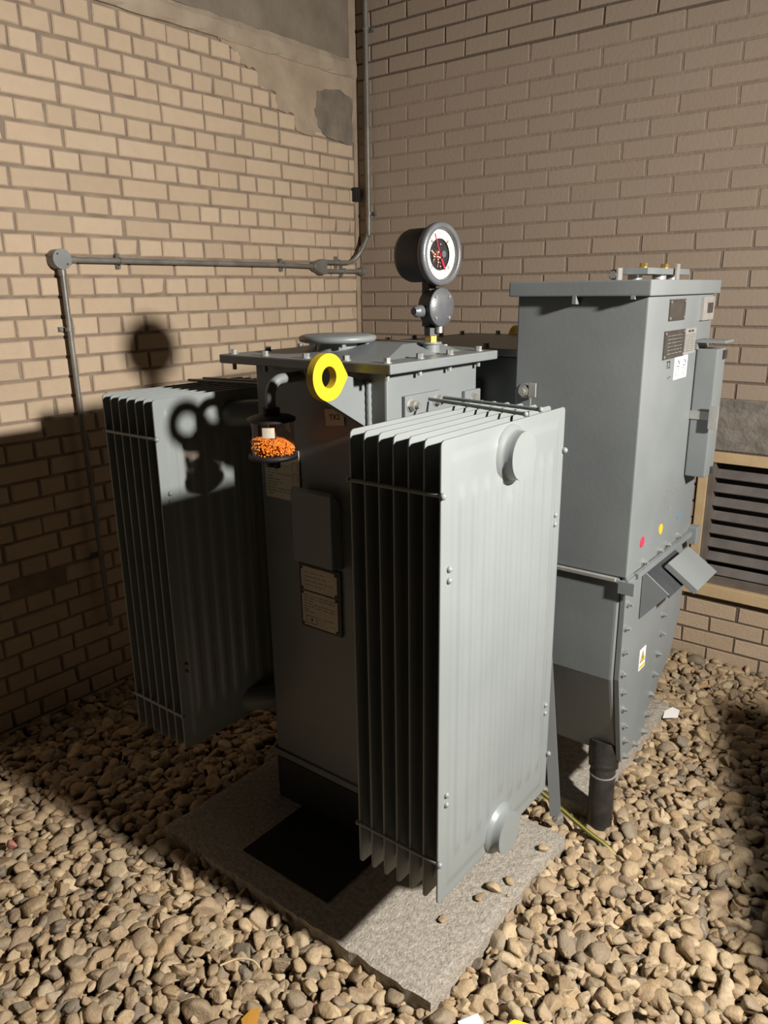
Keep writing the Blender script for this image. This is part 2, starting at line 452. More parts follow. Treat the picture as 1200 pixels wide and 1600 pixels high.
# gravel banked up against the wall by the vent
PB[:, 2] += 0.03 * np.clip((PB[:, 1] + 0.35) / 0.35, 0, 1) * (PB[:, 0] > 1.3)
PB = PB[keep]
px, py, dz = project(PB)
PB = PB[(dz > 0.3) & (px > -260) & (px < 1460) & (py < 1900)]
npb = len(PB)
RT, yaw_, tx_, ty_ = rots(npb, 0.33)
size = np.clip(rng.lognormal(math.log(0.0248), 0.30, npb), 0.012, 0.046)
shp = rng.integers(0, len(SHAPES), npb)
px, py, dz = project(PB)
vis = (px > 5) & (px < 1195) & (py > 1050) & (py < 1595) & (PB[:, 2] > -0.008)
score = np.where(vis, size / dz, -1)
score[(px > 380) & (px < 860) & (py < 1400)] = -1
order = np.argsort(-score)[:300]
solo = np.zeros(npb, bool); solo[order] = True
smesh = {}
for i in order:
    k = int(shp[i])
    if k not in smesh:
        smesh[k] = bulk_mesh('pebble', SHAPES3[k], IF3, 'pebble', True)
    o = bpy.data.objects.new('pebble', smesh[k]); COL.objects.link(o)
    o.parent = floor
    M4 = Matrix([list(RT[i][r]) for r in range(3)]).to_4x4()
    o.matrix_local = Matrix.Translation(Vector(PB[i] - WLOC['floor'])) @ M4 @ Matrix.Scale(float(size[i]), 4)
VV, FF, base = [], [], 0
fine = np.zeros(npb, bool); fine[np.argsort(-score)[:4200]] = True
for k in range(len(SHAPES)):
    for hi, (SV, SF) in ((True, (SHAPES3[k], IF3)), (False, (SHAPES[k], IF))):
        idx = np.where((shp == k) & ~solo & (fine == hi))[0]
        if not len(idx): continue
        vv = np.einsum('nij,vj->nvi', RT[idx], SV) * size[idx][:, None, None] + PB[idx][:, None, :]
        ff = SF[None] + (np.arange(len(idx)) * len(SV))[:, None, None] + base
        VV.append(vv.reshape(-1, 3)); FF.append(ff.reshape(-1, 3)); base += len(idx) * len(SV)
VV = np.concatenate(VV); FF = np.concatenate(FF)
me = bulk_mesh('pebble_bed', VV - WLOC['floor'], FF, 'pebble', True)
pbed = bpy.data.objects.new('pebble_bed', me); COL.objects.link(pbed); pbed.parent = floor
tag(pbed, kind='stuff')

# ---------------------------------------------------------------- walls and bricks
wall_left = MB().box(-0.12, -0.008, -4.6, 0.12, -0.1, 3.4).build('wall_left', 'mortar')
tag(wall_left, 'cream brick wall in header and stretcher courses', kind='structure')
mb = MB()
xs_, zs_ = (-0.008, 1.946, 3.25, 5.2), (-0.1, 0.393, 0.942, 3.4)
for i in range(3):
    for k in range(3):
        if (i, k) != (1, 1): mb.box(xs_[i], xs_[i + 1], 0.0022, 0.12, zs_[k], zs_[k + 1])     # opening left for the vent
wall_right = mb.build('wall_right', 'mortarR')
tag(wall_right, 'painted brick wall with the louvred vent', kind='structure')

def brick_geo(w, h, depth, seed, bev=0.004):
    """front-bevelled brick: local u (width), v (height), n (outward); front at n=0"""
    r = random.Random(seed)
    j = lambda a: r.uniform(-a, a)
    B = [(-w / 2, -h / 2), (w / 2, -h / 2), (w / 2, h / 2), (-w / 2, h / 2)]
    sg = [(-1, -1), (1, -1), (1, 1), (-1, 1)]
    cj = [(j(0.002), j(0.0018)) for _ in range(4)]
    vs = []
    for lvl, (ins, n_) in enumerate(((0, -depth), (0, -bev), (bev, 0))):
        for (x, y), (sx, sy), (dx, dy) in zip(B, sg, cj):
            vs.append((x - sx * ins + dx, y - sy * ins + dy, n_))
    if bev > 0.003 and r.random() < 0.10:   # a chipped corner
        c = r.randrange(4); q = r.uniform(0.004, 0.010)
        for l in (1, 2):
            x, y, n_ = vs[l * 4 + c]; vs[l * 4 + c] = (x - sg[c][0] * q, y - sg[c][1] * q * 0.6, n_ - 0.002)
    fs = []
    for l in (0, 1):
        for k in range(4):
            fs.append((l * 4 + k, l * 4 + (k + 1) % 4, (l + 1) * 4 + (k + 1) % 4, (l + 1) * 4 + k))
    fs.append((8, 9, 10, 11))
    return np.array(vs), np.array(fs)

def lay_bricks(spec, to_world, wall, mat, depth, right=False, limit=300):
    """spec: (u centre, z centre, width); the 300 that show largest are objects, the rest one part"""
    items = []
    for i, (u, z, w) in enumerate(spec):
        P = to_world(np.array([[u - w / 2, z - .03, 0], [u + w / 2, z + .03, 0], [u, z, 0]], float))
        x, y, d = project(P)
        if d.min() < 0.3 or x.max() < -220 or x.min() > 1420 or y.max() < -260: continue
        inside = (x[2] > 0) and (x[2] < 1200) and (y[2] > 0) and (y[2] < 1600)
        items.append(((w * 0.065 / d[2] ** 2) if inside else 0, i))
    items.sort(reverse=True)
    VV, FF, base = [], [], 0
    for rank, (s, i) in enumerate(items):
        u, z, w = spec[i]
        V, Fq = brick_geo(w, 0.065, depth, i * 7 + len(spec), 0.0018 if right else 0.0045)
        off = random.uniform(-0.0012, 0.0012) if not right else random.uniform(-0.0005, 0.0003)
        if right and z > 2.70: off += 0.003
        if right and z < 2.05: off += 0.0022 * min(1, (2.05 - z) / 0.5)
        W = to_world(V * [1, 1, 1] + [u, z, off])
        if rank < limit and s > 0:
            c = W.mean(0)
            me = bulk_mesh('brick', W - c, Fq, mat, False)
            link('brick', me, c, wall)
        else:
            VV.append(W); FF.append(Fq + base); base += len(W)
    if VV:
        VV = np.concatenate(VV); FF = np.concatenate(FF)
        o = link('brickwork', bulk_mesh('brickwork', VV - WLOC[wall.name], FF, mat, False), WLOC[wall.name], wall)
        tag(o, kind='stuff')

# left wall: u runs towards the camera along -Y, outward normal +X
toL = lambda P: np.stack([P[:, 2], -P[:, 0], P[:, 1]], 1)
spec = []
for n in range(-4, 33):
    z = 2.373 - 0.075 * n
    if z < -0.03: break
    header = (n < 0) or (n % 2 == 1)
    jit = random.uniform(-0.006, 0.006)
    if header:
        u = 0.176 - 0.1125 + (0.0 if n >= 0 else (n % 2) * 0.056)
        if n >= 0: spec.append((0.044, z, 0.036))
        while u < 3.4:
            spec.append((u + 0.05625 + jit + random.uniform(-.002, .002), z, 0.1025 + random.uniform(-.004, .003))); u += 0.1125
    else:
        spec.append((0.130, z, 0.192)); spec.append((0.232 + 0.05625, z, 0.1025))
        u = 0.3445
        while u < 3.4:
            spec.append((u + 0.1125 + jit * 0.5 + random.uniform(-.002, .002), z, 0.215 + random.uniform(-.005, .003))); u += 0.225
spec = [s for s in spec if not (abs(s[0] - 2.10) < 0.09 and abs(s[1] - 0.573) < 0.03)]     # one brick missing low down
lay_bricks(spec, toL, wall_left, 'brickL', 0.02)

# right wall: u along +X, outward normal -Y
toR = lambda P: np.stack([P[:, 0], -P[:, 2], P[:, 1]], 1)
spec = []
for n in range(-26, 20):
    z = 1.921 + 0.075 * n
    u = 0.3284 - 0.225 * 2 + (0.1125 if n % 2 else 0)
    while u < 3.3:
        a, b = u + 0.005, u + 0.220
        a = max(a, 0.012); u += 0.225
        if b - a < 0.03: continue
        if b > 1.90 and z < 1.235 and z > 0.32:
            if a < 1.86: b = 1.895
            else: continue
        if b - a < 0.03 or z < -0.03: continue
        spec.append(((a + b) / 2, z, b - a + random.uniform(-.003, .002)))
lay_bricks([q for q in spec if q[1] >= 0.36], toR, wall_right, 'brickR', 0.02, True, 280)
lay_bricks([q for q in spec if q[1] < 0.36], toR, wall_right, 'brickL', 0.02, True, 20)

def rough_patch(poly, x, thick, name, mat, wall, jitter=0.012, sub=5, axis=0, sign=1):
    """thin rendered patch with a ragged outline; poly in (Y,z)"""
    pts2 = []
    n = len(poly)
    for i in range(n):
        p, q = np.array(poly[i]), np.array(poly[(i + 1) % n])
        for k in range(sub):
            pts2.append(tuple(p + (q - p) * k / sub + (rng.uniform(-jitter, jitter, 2) if k else 0)))
    return MB().prism(pts2, axis, x, x + sign * thick).build(name, mat, wall)

rough_patch([(-0.93, 2.735), (-0.90, 2.70), (-0.80, 2.685), (-0.79, 2.64), (-0.70, 2.63), (-0.69, 2.565), (-0.585, 2.56), (-0.575, 2.49), (-0.47, 2.485), (-0.455, 2.415), (-0.33, 2.41), (-0.315, 2.43), (-0.03, 2.415), (-0.012, 2.735)], -0.004, 0.0052, 'plaster_patch', 'plaster', wall_left, 0.008, 4)
rough_patch([(-0.305, 2.615), (-0.32, 2.50), (-0.27, 2.425), (-0.045, 2.40), (-0.035, 2.62), (-0.16, 2.645)], -0.002, 0.0060, 'cement_patch', 'cement', wall_left, 0.009)
MB().box(-0.01, 0.003, -0.028, 0.004, 0.0, 2.72).build('corner_render', 'plaster', wall_left)

# concrete beam along the top of the left wall
def lumpy_bar(name, y0, y1, prof, mat, ny=60, amp=0.006, parent=None):
    vs, n = [], len(prof)
    for i in range(ny + 1):
        y = y0 + (y1 - y0) * i / ny
        for (x, z) in prof:
            vs.append((x + random.uniform(-amp, amp) * 0.5, y, z + random.uniform(-amp, amp)))
    fs = [(i * n + k, i * n + (k + 1) % n, (i + 1) * n + (k + 1) % n, (i + 1) * n + k) for i in range(ny) for k in range(n)]
    fs += [tuple(range(n)), tuple(range(ny * n, ny * n + n))[::-1]]
    return MB().add(vs, fs, False).build(name, mat, parent)
trim = lumpy_bar('trim_1', -3.4, -0.004, [(-0.02, 2.715), (0.006, 2.715), (0.014, 2.73), (0.016, 2.775), (0.008, 2.80), (-0.02, 2.805)], 'band', amp=0.004)
tag(trim, 'rough pale concrete band along the top of the left wall', kind='structure')
beam = lumpy_bar('trim_2', -3.4, -0.05, [(-0.05, 2.80), (0.0, 2.80), (0.0, 3.39), (-0.05, 3.39)], 'beam', amp=0.002)
tag(beam, 'dark concrete beam above the left wall', kind='structure')
rough_patch([(-0.055, 2.79), (-0.05, 3.39), (0.0, 3.39), (0.0, 2.70)], -0.01, 0.016, 'corner_render', 'plaster', beam, 0.004)

# lintel over the vent (belongs to the right wall)
MB().box(1.90, 3.3, -0.006, 0.03, 0.995, 1.215).build('lintel', 'lintel', wall_right, bevel=0.006)

# ---------------------------------------------------------------- louvred vent
vent = empty('louvre_vent', (2.55, 0.0, 0.34))
tag(vent, 'dark slatted louvre vent in a tan timber frame set in the right wall', 'vent')
MB().box(1.905, 3.25, -0.012, 0.05, 0.942, 0.988).build('top_rail', 'timber', vent, 0.003)
MB().box(1.905, 1.945, -0.012, 0.05, 0.392, 0.942).build('jamb', 'timber', vent, 0.003)
MB().box(1.890, 3.25, -0.030, 0.05, 0.338, 0.392).build('sill', 'timber', vent, 0.004)
MB().box(1.945, 1.972, -0.004, 0.09, 0.392, 0.942).build('inner_jamb', 'jambdark', vent, 0.002)
MB().box(1.972, 3.25, -0.004, 0.09, 0.392, 0.430).build('inner_sill', 'jambdark', vent, 0.002)
MB().box(1.945, 3.25, 0.095, 0.10, 0.39, 0.95).build('back_panel', 'black', vent)
sl = MB().obox((0, 0, 0), (0.639, 0, 0), (0, 0.019, 0.015), (0, -0.0022, 0.0028))
sl_me, _ = sl.mesh('slat', 'slat', 0.001, 1)
for k in range(8):
    link('slat', sl_me, (2.611, 0.020, 0.452 + 0.0625 * k), vent)

# ================================================================== CONCRETE SLABS
def slab(name, r, top, label, seed):
    rr = random.Random(seed)
    nx, ny = 40, 30
    vs, fs = [], []
    for j in range(ny + 1):
        for i in range(nx + 1):
            x = r[0] + (r[1] - r[0]) * i / nx; y = r[2] + (r[3] - r[2]) * j / ny
            e = (i in (0, nx)) or (j in (0, ny))
            vs.append((x + (rr.uniform(-.004, .004) if e else 0), y + (rr.uniform(-.004, .004) if e else 0), top + rr.uniform(-.0012, .0012) - (0.003 if e else 0)))
    for j in range(ny):
        for i in range(nx):
            a = j * (nx + 1) + i; fs.append((a, a + 1, a + nx + 2, a + nx + 1))
    ring = [i for i in range(nx + 1)] + [j * (nx + 1) + nx for j in range(1, ny + 1)] + [ny * (nx + 1) + i for i in range(nx - 1, -1, -1)] + [j * (nx + 1) for j in range(ny - 1, 0, -1)]
    b0 = len(vs)
    for q in ring: vs.append((vs[q][0], vs[q][1], -0.03))
    n = len(ring)
    for k in range(n): fs.append((ring[k], b0 + k, b0 + (k + 1) % n, ring[(k + 1) % n]))
    mb = MB(); mb.add(vs, fs, False)
    return tag(mb.build(name, 'concrete'), label, 'slab')
slab('concrete_slab', SLAB_F, 0.04, 'worn concrete slab under the front radiator, its near corner lit', 1)
slab('concrete_slab', SLAB_R, 0.045, 'low concrete slab under the cable box, edge showing beside gravel', 2)
STONES = ['dark rounded stone alone on the slab nearest the radiator corner', 'larger brown stone of the touching pair on the slab',
          'smaller grey stone of the touching pair on the slab', 'flat chip of stone just behind the touching pair on the slab',
          'brown stone at the far end of the slab beside the gravel edge', 'tiny stone chip between the pair and the slab edge']
for i, (x, y, s, k, zr) in enumerate(((1.916, -2.013, 0.017, 3, 0.9), (1.968, -1.832, 0.025, 5, 0.2), (1.953, -1.880, 0.019, 8, 1.2), (1.99, -1.781, 0.017, 2, 2.2), (2.008, -1.604, 0.021, 6, 0.9), (2.012, -1.828, 0.008, 1, 0.5))):
    me = bulk_mesh('stone', SHAPES3[k] * s * [1, 1, .8], IF3, 'pebble', True)
    o = link('stone', me, (x, y, 0.04 + s * 0.36)); o.rotation_euler = (0, 0, zr)
    tag(o, STONES[i], 'stone', 'loose stones on the slab')
mt_ = MB().box(1.285, 1.625, -2.155, -1.90, 0.0415, 0.047).build('black_square', 'square_black', None, 0.001)  # thin black rectangle laid over the slab, its nature unknown
tag(mt_, 'black square patch lying on the shaded slab in front of the tank', 'mat')

# ================================================================== TRANSFORMER
tr = empty('transformer', (1.42, -1.40, 0.04))
tag(tr, 'grey oil-filled power transformer with two finned radiators, dial gauge and tall cable box', 'transformer')

# ---- tank sections
tank = MB().box(1.175, 1.65, -1.89, -1.46, 0.215, 1.474).build('tank', 'grey', tr, 0.006)
rear = MB().box(1.20, 1.757, -1.345, -0.76, 0.215, 1.474).build('rear_tank', 'grey', tr, 0.004)
MB().box(1.25, 1.60, -1.47, -1.33, 0.25, 1.40).build('tank_neck', 'grey', tr)
MB().box(1.165, 1.66, -1.90, -1.45, 0.200, 0.222).build('base_flange', 'grey', tr, 0.003)
for y in (-1.86, -1.52, -0.90):
    mb = MB()
    mb.box(1.18, 1.64, y - 0.035, y - 0.027, 0.041, 0.20).box(1.18, 1.64, y - 0.035, y + 0.035, 0.192, 0.20).box(1.18, 1.64, y - 0.035, y + 0.035, 0.041, 0.049)
    mb.build('skid_channel', 'black', tr, 0.001)
# weld bead down the front of the tank beside the lifting lug
mb = MB(); mb.tube([(1.594, -1.893, 1.33 + 0.01 * i + 0.0) for i in range(13)], [0.007 + 0.0015 * (i % 2) for i in range(13)], 8)
mb.build('weld_bead', 'grey', tr)

# ---- lids
def lid(x0, x1, y0, y1, zt, th, rise, plateau, name):
    mb = MB()
    mb.box(x0, x1, y0, y1, zt - th, zt)
    o = mb.build(name, 'grey', tr, 0.004)
    if rise:
        a, b, c, d = plateau
        i = 0.075
        vs = [(x0 + i, y0 + i, zt - .001), (x1 - i, y0 + i, zt - .001), (x1 - i, y1 - i, zt - .001), (x0 + i, y1 - i, zt - .001), (a, c, zt + rise), (b, c, zt + rise), (b, d, zt + rise), (a, d, zt + rise)]
        MB().add(vs, [(4, 5, 6, 7), (0, 1, 5, 4), (1, 2, 6, 5), (2, 3, 7, 6), (3, 0, 4, 7)], False).build('raised_panel', 'grey', o)
    return o
LID = lid(1.085, 1.705, -1.945, -1.435, 1.50, 0.025, 0.028, (1.30, 1.56, -1.70, -1.55), 'lid')
RLID = lid(1.15, 1.757, -1.385, -0.70, 1.50, 0.022, 0.0, None, 'rear_lid')
def lid_bolt(x, y, z, parent):
    mb = MB().hexbolt((x, y, z), (0, 0, 1), 0.0095, 0.011)
    mb.cyl((x, y, z - 0.044), (x, y, z + 0.004), 0.006, n=8)
    mb.build('bolt', 'boltpaint', parent)
for x, y in ((1.115, -1.915), (1.244, -1.915), (1.40, -1.915), (1.54, -1.915), (1.674, -1.918),
             (1.668, -1.772), (1.668, -1.632), (1.668, -1.482), (1.115, -1.78), (1.115, -1.64), (1.115, -1.50), (1.26, -1.465), (1.40, -1.465), (1.54, -1.465)):
    lid_bolt(x, y, 1.50, LID)
for x, y in ((1.175, -1.27), (1.18, -1.12), (1.18, -0.95), (1.18, -0.80), (1.30, -0.73), (1.45, -0.73), (1.62, -1.36), (1.70, -0.9)):
    lid_bolt(x, y, 1.50, RLID)

# ---- relief vent (mushroom cap)
mb = MB().lathe((1.372, -1.755, 1.495), (0, 0, 1), [(0.078, 0), (0.070, 0.010), (0.060, 0.016), (0.056, 0.035), (0.056, 0.045)], 40)
vt = mb.build('vent_neck', 'grey', tr)
MB().lathe((1.372, -1.755, 1.532), (0, 0, 1), [(0.095, 0.0), (0.106, 0.003), (0.110, 0.010), (0.107, 0.017), (0.095, 0.021), (0.02, 0.024)], 48).build('vent_cap', 'grey', vt)
for a in range(5):
    t = 0.6 + a * 1.256
    MB().cyl((1.372 + 0.082 * math.cos(t), -1.755 + 0.082 * math.sin(t), 1.521), (1.372 + 0.082 * math.cos(t), -1.755 + 0.082 * math.sin(t), 1.535), 0.007, n=6).build('vent_nut', 'boltpaint', vt)

# ---- lifting lugs
def lug_outline(yc, zc, r, extra):
    pts = [(yc + r * math.cos(2 * math.pi * i / 64), zc + r * math.sin(2 * math.pi * i / 64)) for i in range(64)] + extra
    # convex hull
    P = sorted(set(pts))
    def half(P):
        h = []
        for p in P:
            while len(h) > 1 and (h[-1][0] - h[-2][0]) * (p[1] - h[-2][1]) - (h[-1][1] - h[-2][1]) * (p[0] - h[-2][0]) <= 0: h.pop()
            h.append(p)
        return h
    lo, hi = half(P), half(P[::-1])
    return lo[:-1] + hi[:-1]
def ring_plate(hull, c, rh, x0, x1, n=64):
    """plate with a round hole: outer outline sampled by angle around the hole"""
    outer = []
    for i in range(n):
        t = 2 * math.pi * i / n; d = (math.cos(t), math.sin(t)); best = None
        for k in range(len(hull)):
            p, q = hull[k], hull[(k + 1) % len(hull)]
            ex, ey = q[0] - p[0], q[1] - p[1]
            den = d[0] * ey - d[1] * ex
            if abs(den) < 1e-12: continue
            s = ((p[0] - c[0]) * ey - (p[1] - c[1]) * ex) / den
            w = ((p[0] - c[0]) * d[1] - (p[1] - c[1]) * d[0]) / den
            if s > 0 and -1e-6 <= w <= 1 + 1e-6: best = s if best is None else max(best, s)
        outer.append((c[0] + d[0] * best, c[1] + d[1] * best))
    inner = [(c[0] + rh * math.cos(2 * math.pi * i / n), c[1] + rh * math.sin(2 * math.pi * i / n)) for i in range(n)]
    vs = [(x1, *p) for p in outer] + [(x1, *p) for p in inner] + [(x0, *p) for p in outer] + [(x0, *p) for p in inner]
    fs = []
    for i in range(n):
        j = (i + 1) % n
        fs += [(i, j, n + j, n + i), (2 * n + j, 2 * n + i, 3 * n + i, 3 * n + j), (i, 2 * n + i, 2 * n + j, j), (n + j, 3 * n + j, 3 * n + i, n + i)]
    return MB().add(vs, fs, False)
lug = MB().prism([(-1.963, 1.468), (-2.046, 1.414), (-1.888, 1.326), (-1.888, 1.447)], 0, 1.566, 1.587).build('lifting_lug', 'grey', tr, 0.001)
hull = lug_outline(-2.033, 1.471, 0.057, [(-1.963, 1.468), (-2.046, 1.414)])
ring_plate(hull, (-2.033, 1.471), 0.026, 1.5655, 1.5875).build('yellow_eye', 'yellow', lug, 0.001)
lug2 = MB().box(1.352, 1.372, -0.765, -0.735, 1.36, 1.44).build('lifting_lug', 'grey', tr)
hull = lug_outline(-0.690, 1.478, 0.055, [(-0.765, 1.44), (-0.70, 1.40)])
ring_plate(hull, (-0.690, 1.478), 0.026, 1.351, 1.373).build('yellow_eye', 'yellow', lug2, 0.001)

# ---- radiators
Y0R, Y1R, Z0R, Z1R = -2.203, -1.657, 0.297, 1.39
def fin_mesh():
    """one pressed fin: two embossed sheets and a thin seam, centred on its own middle"""
    W, H = Y1R - Y0R, Z1R - Z0R
    ny, nz = 150, 64
    yy = np.linspace(-W / 2, W / 2, ny + 1); t = np.linspace(-1, 1, nz + 1)
    zz_ = np.sign(t) * (1 - (1 - np.abs(t)) ** 1.7) * H / 2      # rows packed towards both ends
    flutes = np.linspace(-W / 2 + 0.072, W / 2 - 0.072, 9)
    V = []
    half = np.zeros((nz + 1, ny + 1))
    for j, z in enumerate(zz_):
        for i, y in enumerate(yy):
            ex = W / 2 - abs(y); ez = H / 2 - abs(z)
            edge = min(ex, ez)
            h = 0.0022
            h += 0.0030 * np.clip((edge - 0.034) / 0.008, 0, 1)      # raised field inside the seam rim
            # flutes fade out before the ends
            end = np.clip((ez - 0.105) / 0.016, 0, 1)
            for q, c in enumerate(flutes):
                lim = 0.105 if abs(c) > 0.05 else 0.150
                e2 = np.clip((ez - lim) / 0.016, 0, 1)
                h += 0.0052 * e2 * np.exp(-((y - c) / 0.0125) ** 4)
            half[j, i] = h
    def corner(y, z, r=0.013):
        ay, az = W / 2 - abs(y), H / 2 - abs(z)
        if ay < r and az < r:
            dx, dy = r - ay, r - az; d = math.hypot(dx, dy)
            if d > r:
                k = r / d
                return math.copysign(W / 2 - r + dx * k, y), math.copysign(H / 2 - r + dy * k, z)
        return y, z
    n1 = (nz + 1) * (ny + 1)
    for s in (1, -1):
        for j, z in enumerate(zz_):
            for i, y in enumerate(yy):
                a, b = corner(y, z)
                V.append((s * half[j, i], a, b))
    Fq = []
    for j in range(nz):
        for i in range(ny):
            a = j * (ny + 1) + i; q = (a, a + 1, a + ny + 2, a + ny + 1)
            Fq.append(q); Fq.append(tuple(x + n1 for x in q[::-1]))
    for i in range(ny):
        a = i; Fq.append((a, a + n1, a + 1 + n1, a + 1))
        a = nz * (ny + 1) + i; Fq.append((a + 1, a + 1 + n1, a + n1, a))
    for j in range(nz):
        a = j * (ny + 1); b = a + ny + 1; Fq.append((a, b, b + n1, a + n1))
        a += ny; b = a + ny + 1; Fq.append((b, a, a + n1, b + n1))
    return bulk_mesh('fin', np.array(V), np.array(Fq), 'grey_rad', True)
FIN = fin_mesh()

def radiator(xs, xin, dy, discs, tank_x, tank_y):
    """xs: fin positions, xin: innermost fin nearest the tank"""
    yc = (Y0R + Y1R) / 2 + dy; zt, zb = 1.318, 0.352
    x0, x1 = min(xs), max(xs)
    def header(z):
        xa = xin + (0.004 if tank_x > xin else -0.004)
        far = x0 - 0.004 if tank_x > xin else x1 + 0.004
        return MB().tube([(far, yc, z), (xin, yc, z), (xa, yc, z), ((xa + tank_x) / 2, (yc + tank_y) / 2, z), (tank_x, tank_y, z)], 0.040, 20)
    rad = header(zt).build('radiator', 'grey_rad', tr)
    header(zb).build('header_pipe', 'grey_rad', rad)
    for x in xs:
        link('fin', FIN, (x, yc, (Z0R + Z1R) / 2), rad)
    for y, sgn in ((Y0R + dy, -1), (Y1R + dy, 1)):
        for z in (1.281, 0.413):
            mb = MB().tube([(x0 - 0.006, y - 0.001 * sgn, z), (x1 + 0.006, y - 0.001 * sgn, z)], 0.0045, 10)
            mb.sphere((x1 + 0.006, y, z), 0.008); mb.sphere((x0 - 0.006, y, z), 0.006)
            mb.build('tie_rod', 'grey_rad', rad)
    xo = x1
    if discs:
        for z in (zt, zb - 0.012):
            mb = MB().lathe((xo + 0.002, yc, z), (1, 0, 0), [(0.068, 0), (0.066, 0.006), (0.058, 0.011), (0.055, 0.018), (0.0545, 0.026)], 48, False)
            mb.cyl((xo + 0.022, yc, z), (xo + 0.038, yc, z), 0.0545, n=48)
            mb.build('end_cap', 'grey_rad', rad)
    # little weld dimples near the edges of the outer sheet
    for y in (Y0R + dy + 0.030, Y1R + dy - 0.030):
        for z in (1.12, 1.095, 0.58, 0.555):
            MB().sphere((xo + 0.003, y, z), 0.0075, 12).build('weld_dimple', 'grey_rad', rad)
    return rad
xsR = [1.794 + 0.0383 * i for i in range(7)]
radR = radiator(xsR, 1.794, 0.0, True, 1.655, -1.74)
xsL = [0.806 + 0.0395 * i for i in range(7)]
radL = radiator(xsL, 1.043, 0.047, False, 1.17, -1.74)
for p, q in (((1.700, -1.775, 1.398), (2.024, -1.861, 1.398)), ((1.715, -1.730, 1.398), (2.022, -1.783, 1.398))):
    MB().tube([p, q], 0.0045, 10).sphere(q, 0.007).build('tie_rod', 'grey_rad', radR)
for y in (-1.80, -1.74):
    MB().tube([(0.79, y - 0.03, 1.398), (1.13, y + 0.03, 1.398)], 0.0045, 10).build('tie_rod', 'grey_rad', radL)
# flanges bolted to the tank side
def flange(x, yc, zc, w, h, name, nuts=True):
    mb = MB().box(x, x + 0.012, yc - w / 2, yc + w / 2, zc - h / 2, zc + h / 2)
    o = mb.build(name, 'grey', tr, 0.003)
    if nuts:
        for s in (-1, 1):
            for v in (-1, 1):
                MB().hexbolt((x + 0.012, yc + s * w * 0.36, zc + v * h * 0.30), (1, 0, 0), 0.014, 0.016, True, 0.012).build('nut', 'zinc', o)
    return o
flange(1.650, -1.745, 1.345, 0.165, 0.125, 'pipe_flange')
flange(1.650, -1.497, 1.355, 0.085, 0.07, 'side_bracket', False)
MB().hexbolt((1.662, -1.497, 1.366), (1, 0, 0), 0.012, 0.012).build('bracket_bolt', 'zinc', tr)

# ---- dial gauge with its terminal box
GA = math.radians(-6); GC = (1.60, -1.62)
stem = MB().cyl((1.598, -1.62, 1.50), (1.598, -1.62, 1.526), 0.024, n=28).cyl((1.598, -1.62, 1.526), (1.598, -1.62, 1.531), 0.030, n=28)
gauge = stem.build('temperature_gauge', 'grey', tr)
MB().cyl((1.598, -1.62, 1.531), (1.598, -1.62, 1.548), 0.0175, n=6, phase=0.35).build('brass_nut', 'brass', gauge)
MB().cyl((1.598, -1.62, 1.548), (1.598, -1.62, 1.572), 0.020, n=6, phase=0.2).build('locking_nut', 'darkgrey', gauge)
MB().box(1.575, 1.605, -1.634, -1.606, 1.572, 1.70).rotz(GC, GA).build('stem_bracket', 'darkgrey', gauge, 0.004)
tb = MB().lathe((1.585, -1.62, 1.624), (1, 0, 0), [(0.040, 0), (0.046, 0.006), (0.047, 0.038), (0.0505, 0.039), (0.0505, 0.050)], 40).rotz(GC, GA).build('terminal_box', 'darkgrey', gauge)
MB().lathe((1.635, -1.62, 1.624), (1, 0, 0), [(0.0505, 0), (0.0495, 0.003), (0.01, 0.0032)], 40).rotz(GC, GA).build('terminal_box_lid', 'bezel', gauge)
for a in (45, 135, 225, 315):
    t = math.radians(a)
    MB().cyl((1.6375, -1.62 + 0.039 * math.cos(t), 1.624 + 0.039 * math.sin(t)), (1.641, -1.62 + 0.039 * math.cos(t), 1.624 + 0.039 * math.sin(t)), 0.0042, n=12).rotz(GC, GA).build('screw', 'zinc', gauge)
MB().cyl((1.605, -1.662, 1.615), (1.605, -1.688, 1.615), 0.016, n=20).cyl((1.605, -1.688, 1.615), (1.605, -1.700, 1.615), 0.0165, 0.010, n=20).rotz(GC, GA).build('cable_gland', 'bezel', gauge)
MB().cyl((1.622, -1.615, 1.578), (1.622, -1.615, 1.556), 0.0105, n=18).rotz(GC, GA).build('conduit_plug', 'zinc', gauge)
DZ = 1.760
MB().lathe((1.515, -1.62, DZ), (1, 0, 0), [(0.050, 0), (0.066, 0.006), (0.070, 0.018), (0.070, 0.105)], 56).rotz(GC, GA).build('gauge_case', 'darkgrey', gauge)
MB().lathe((1.618, -1.62, DZ), (1, 0, 0), [(0.070, -0.002), (0.080, 0.0), (0.0815, 0.006), (0.0815, 0.016), (0.079, 0.021), (0.067, 0.023), (0.0645, 0.018), (0.0640, 0.006)], 64, False).rotz(GC, GA).build('bezel', 'bezel', gauge)
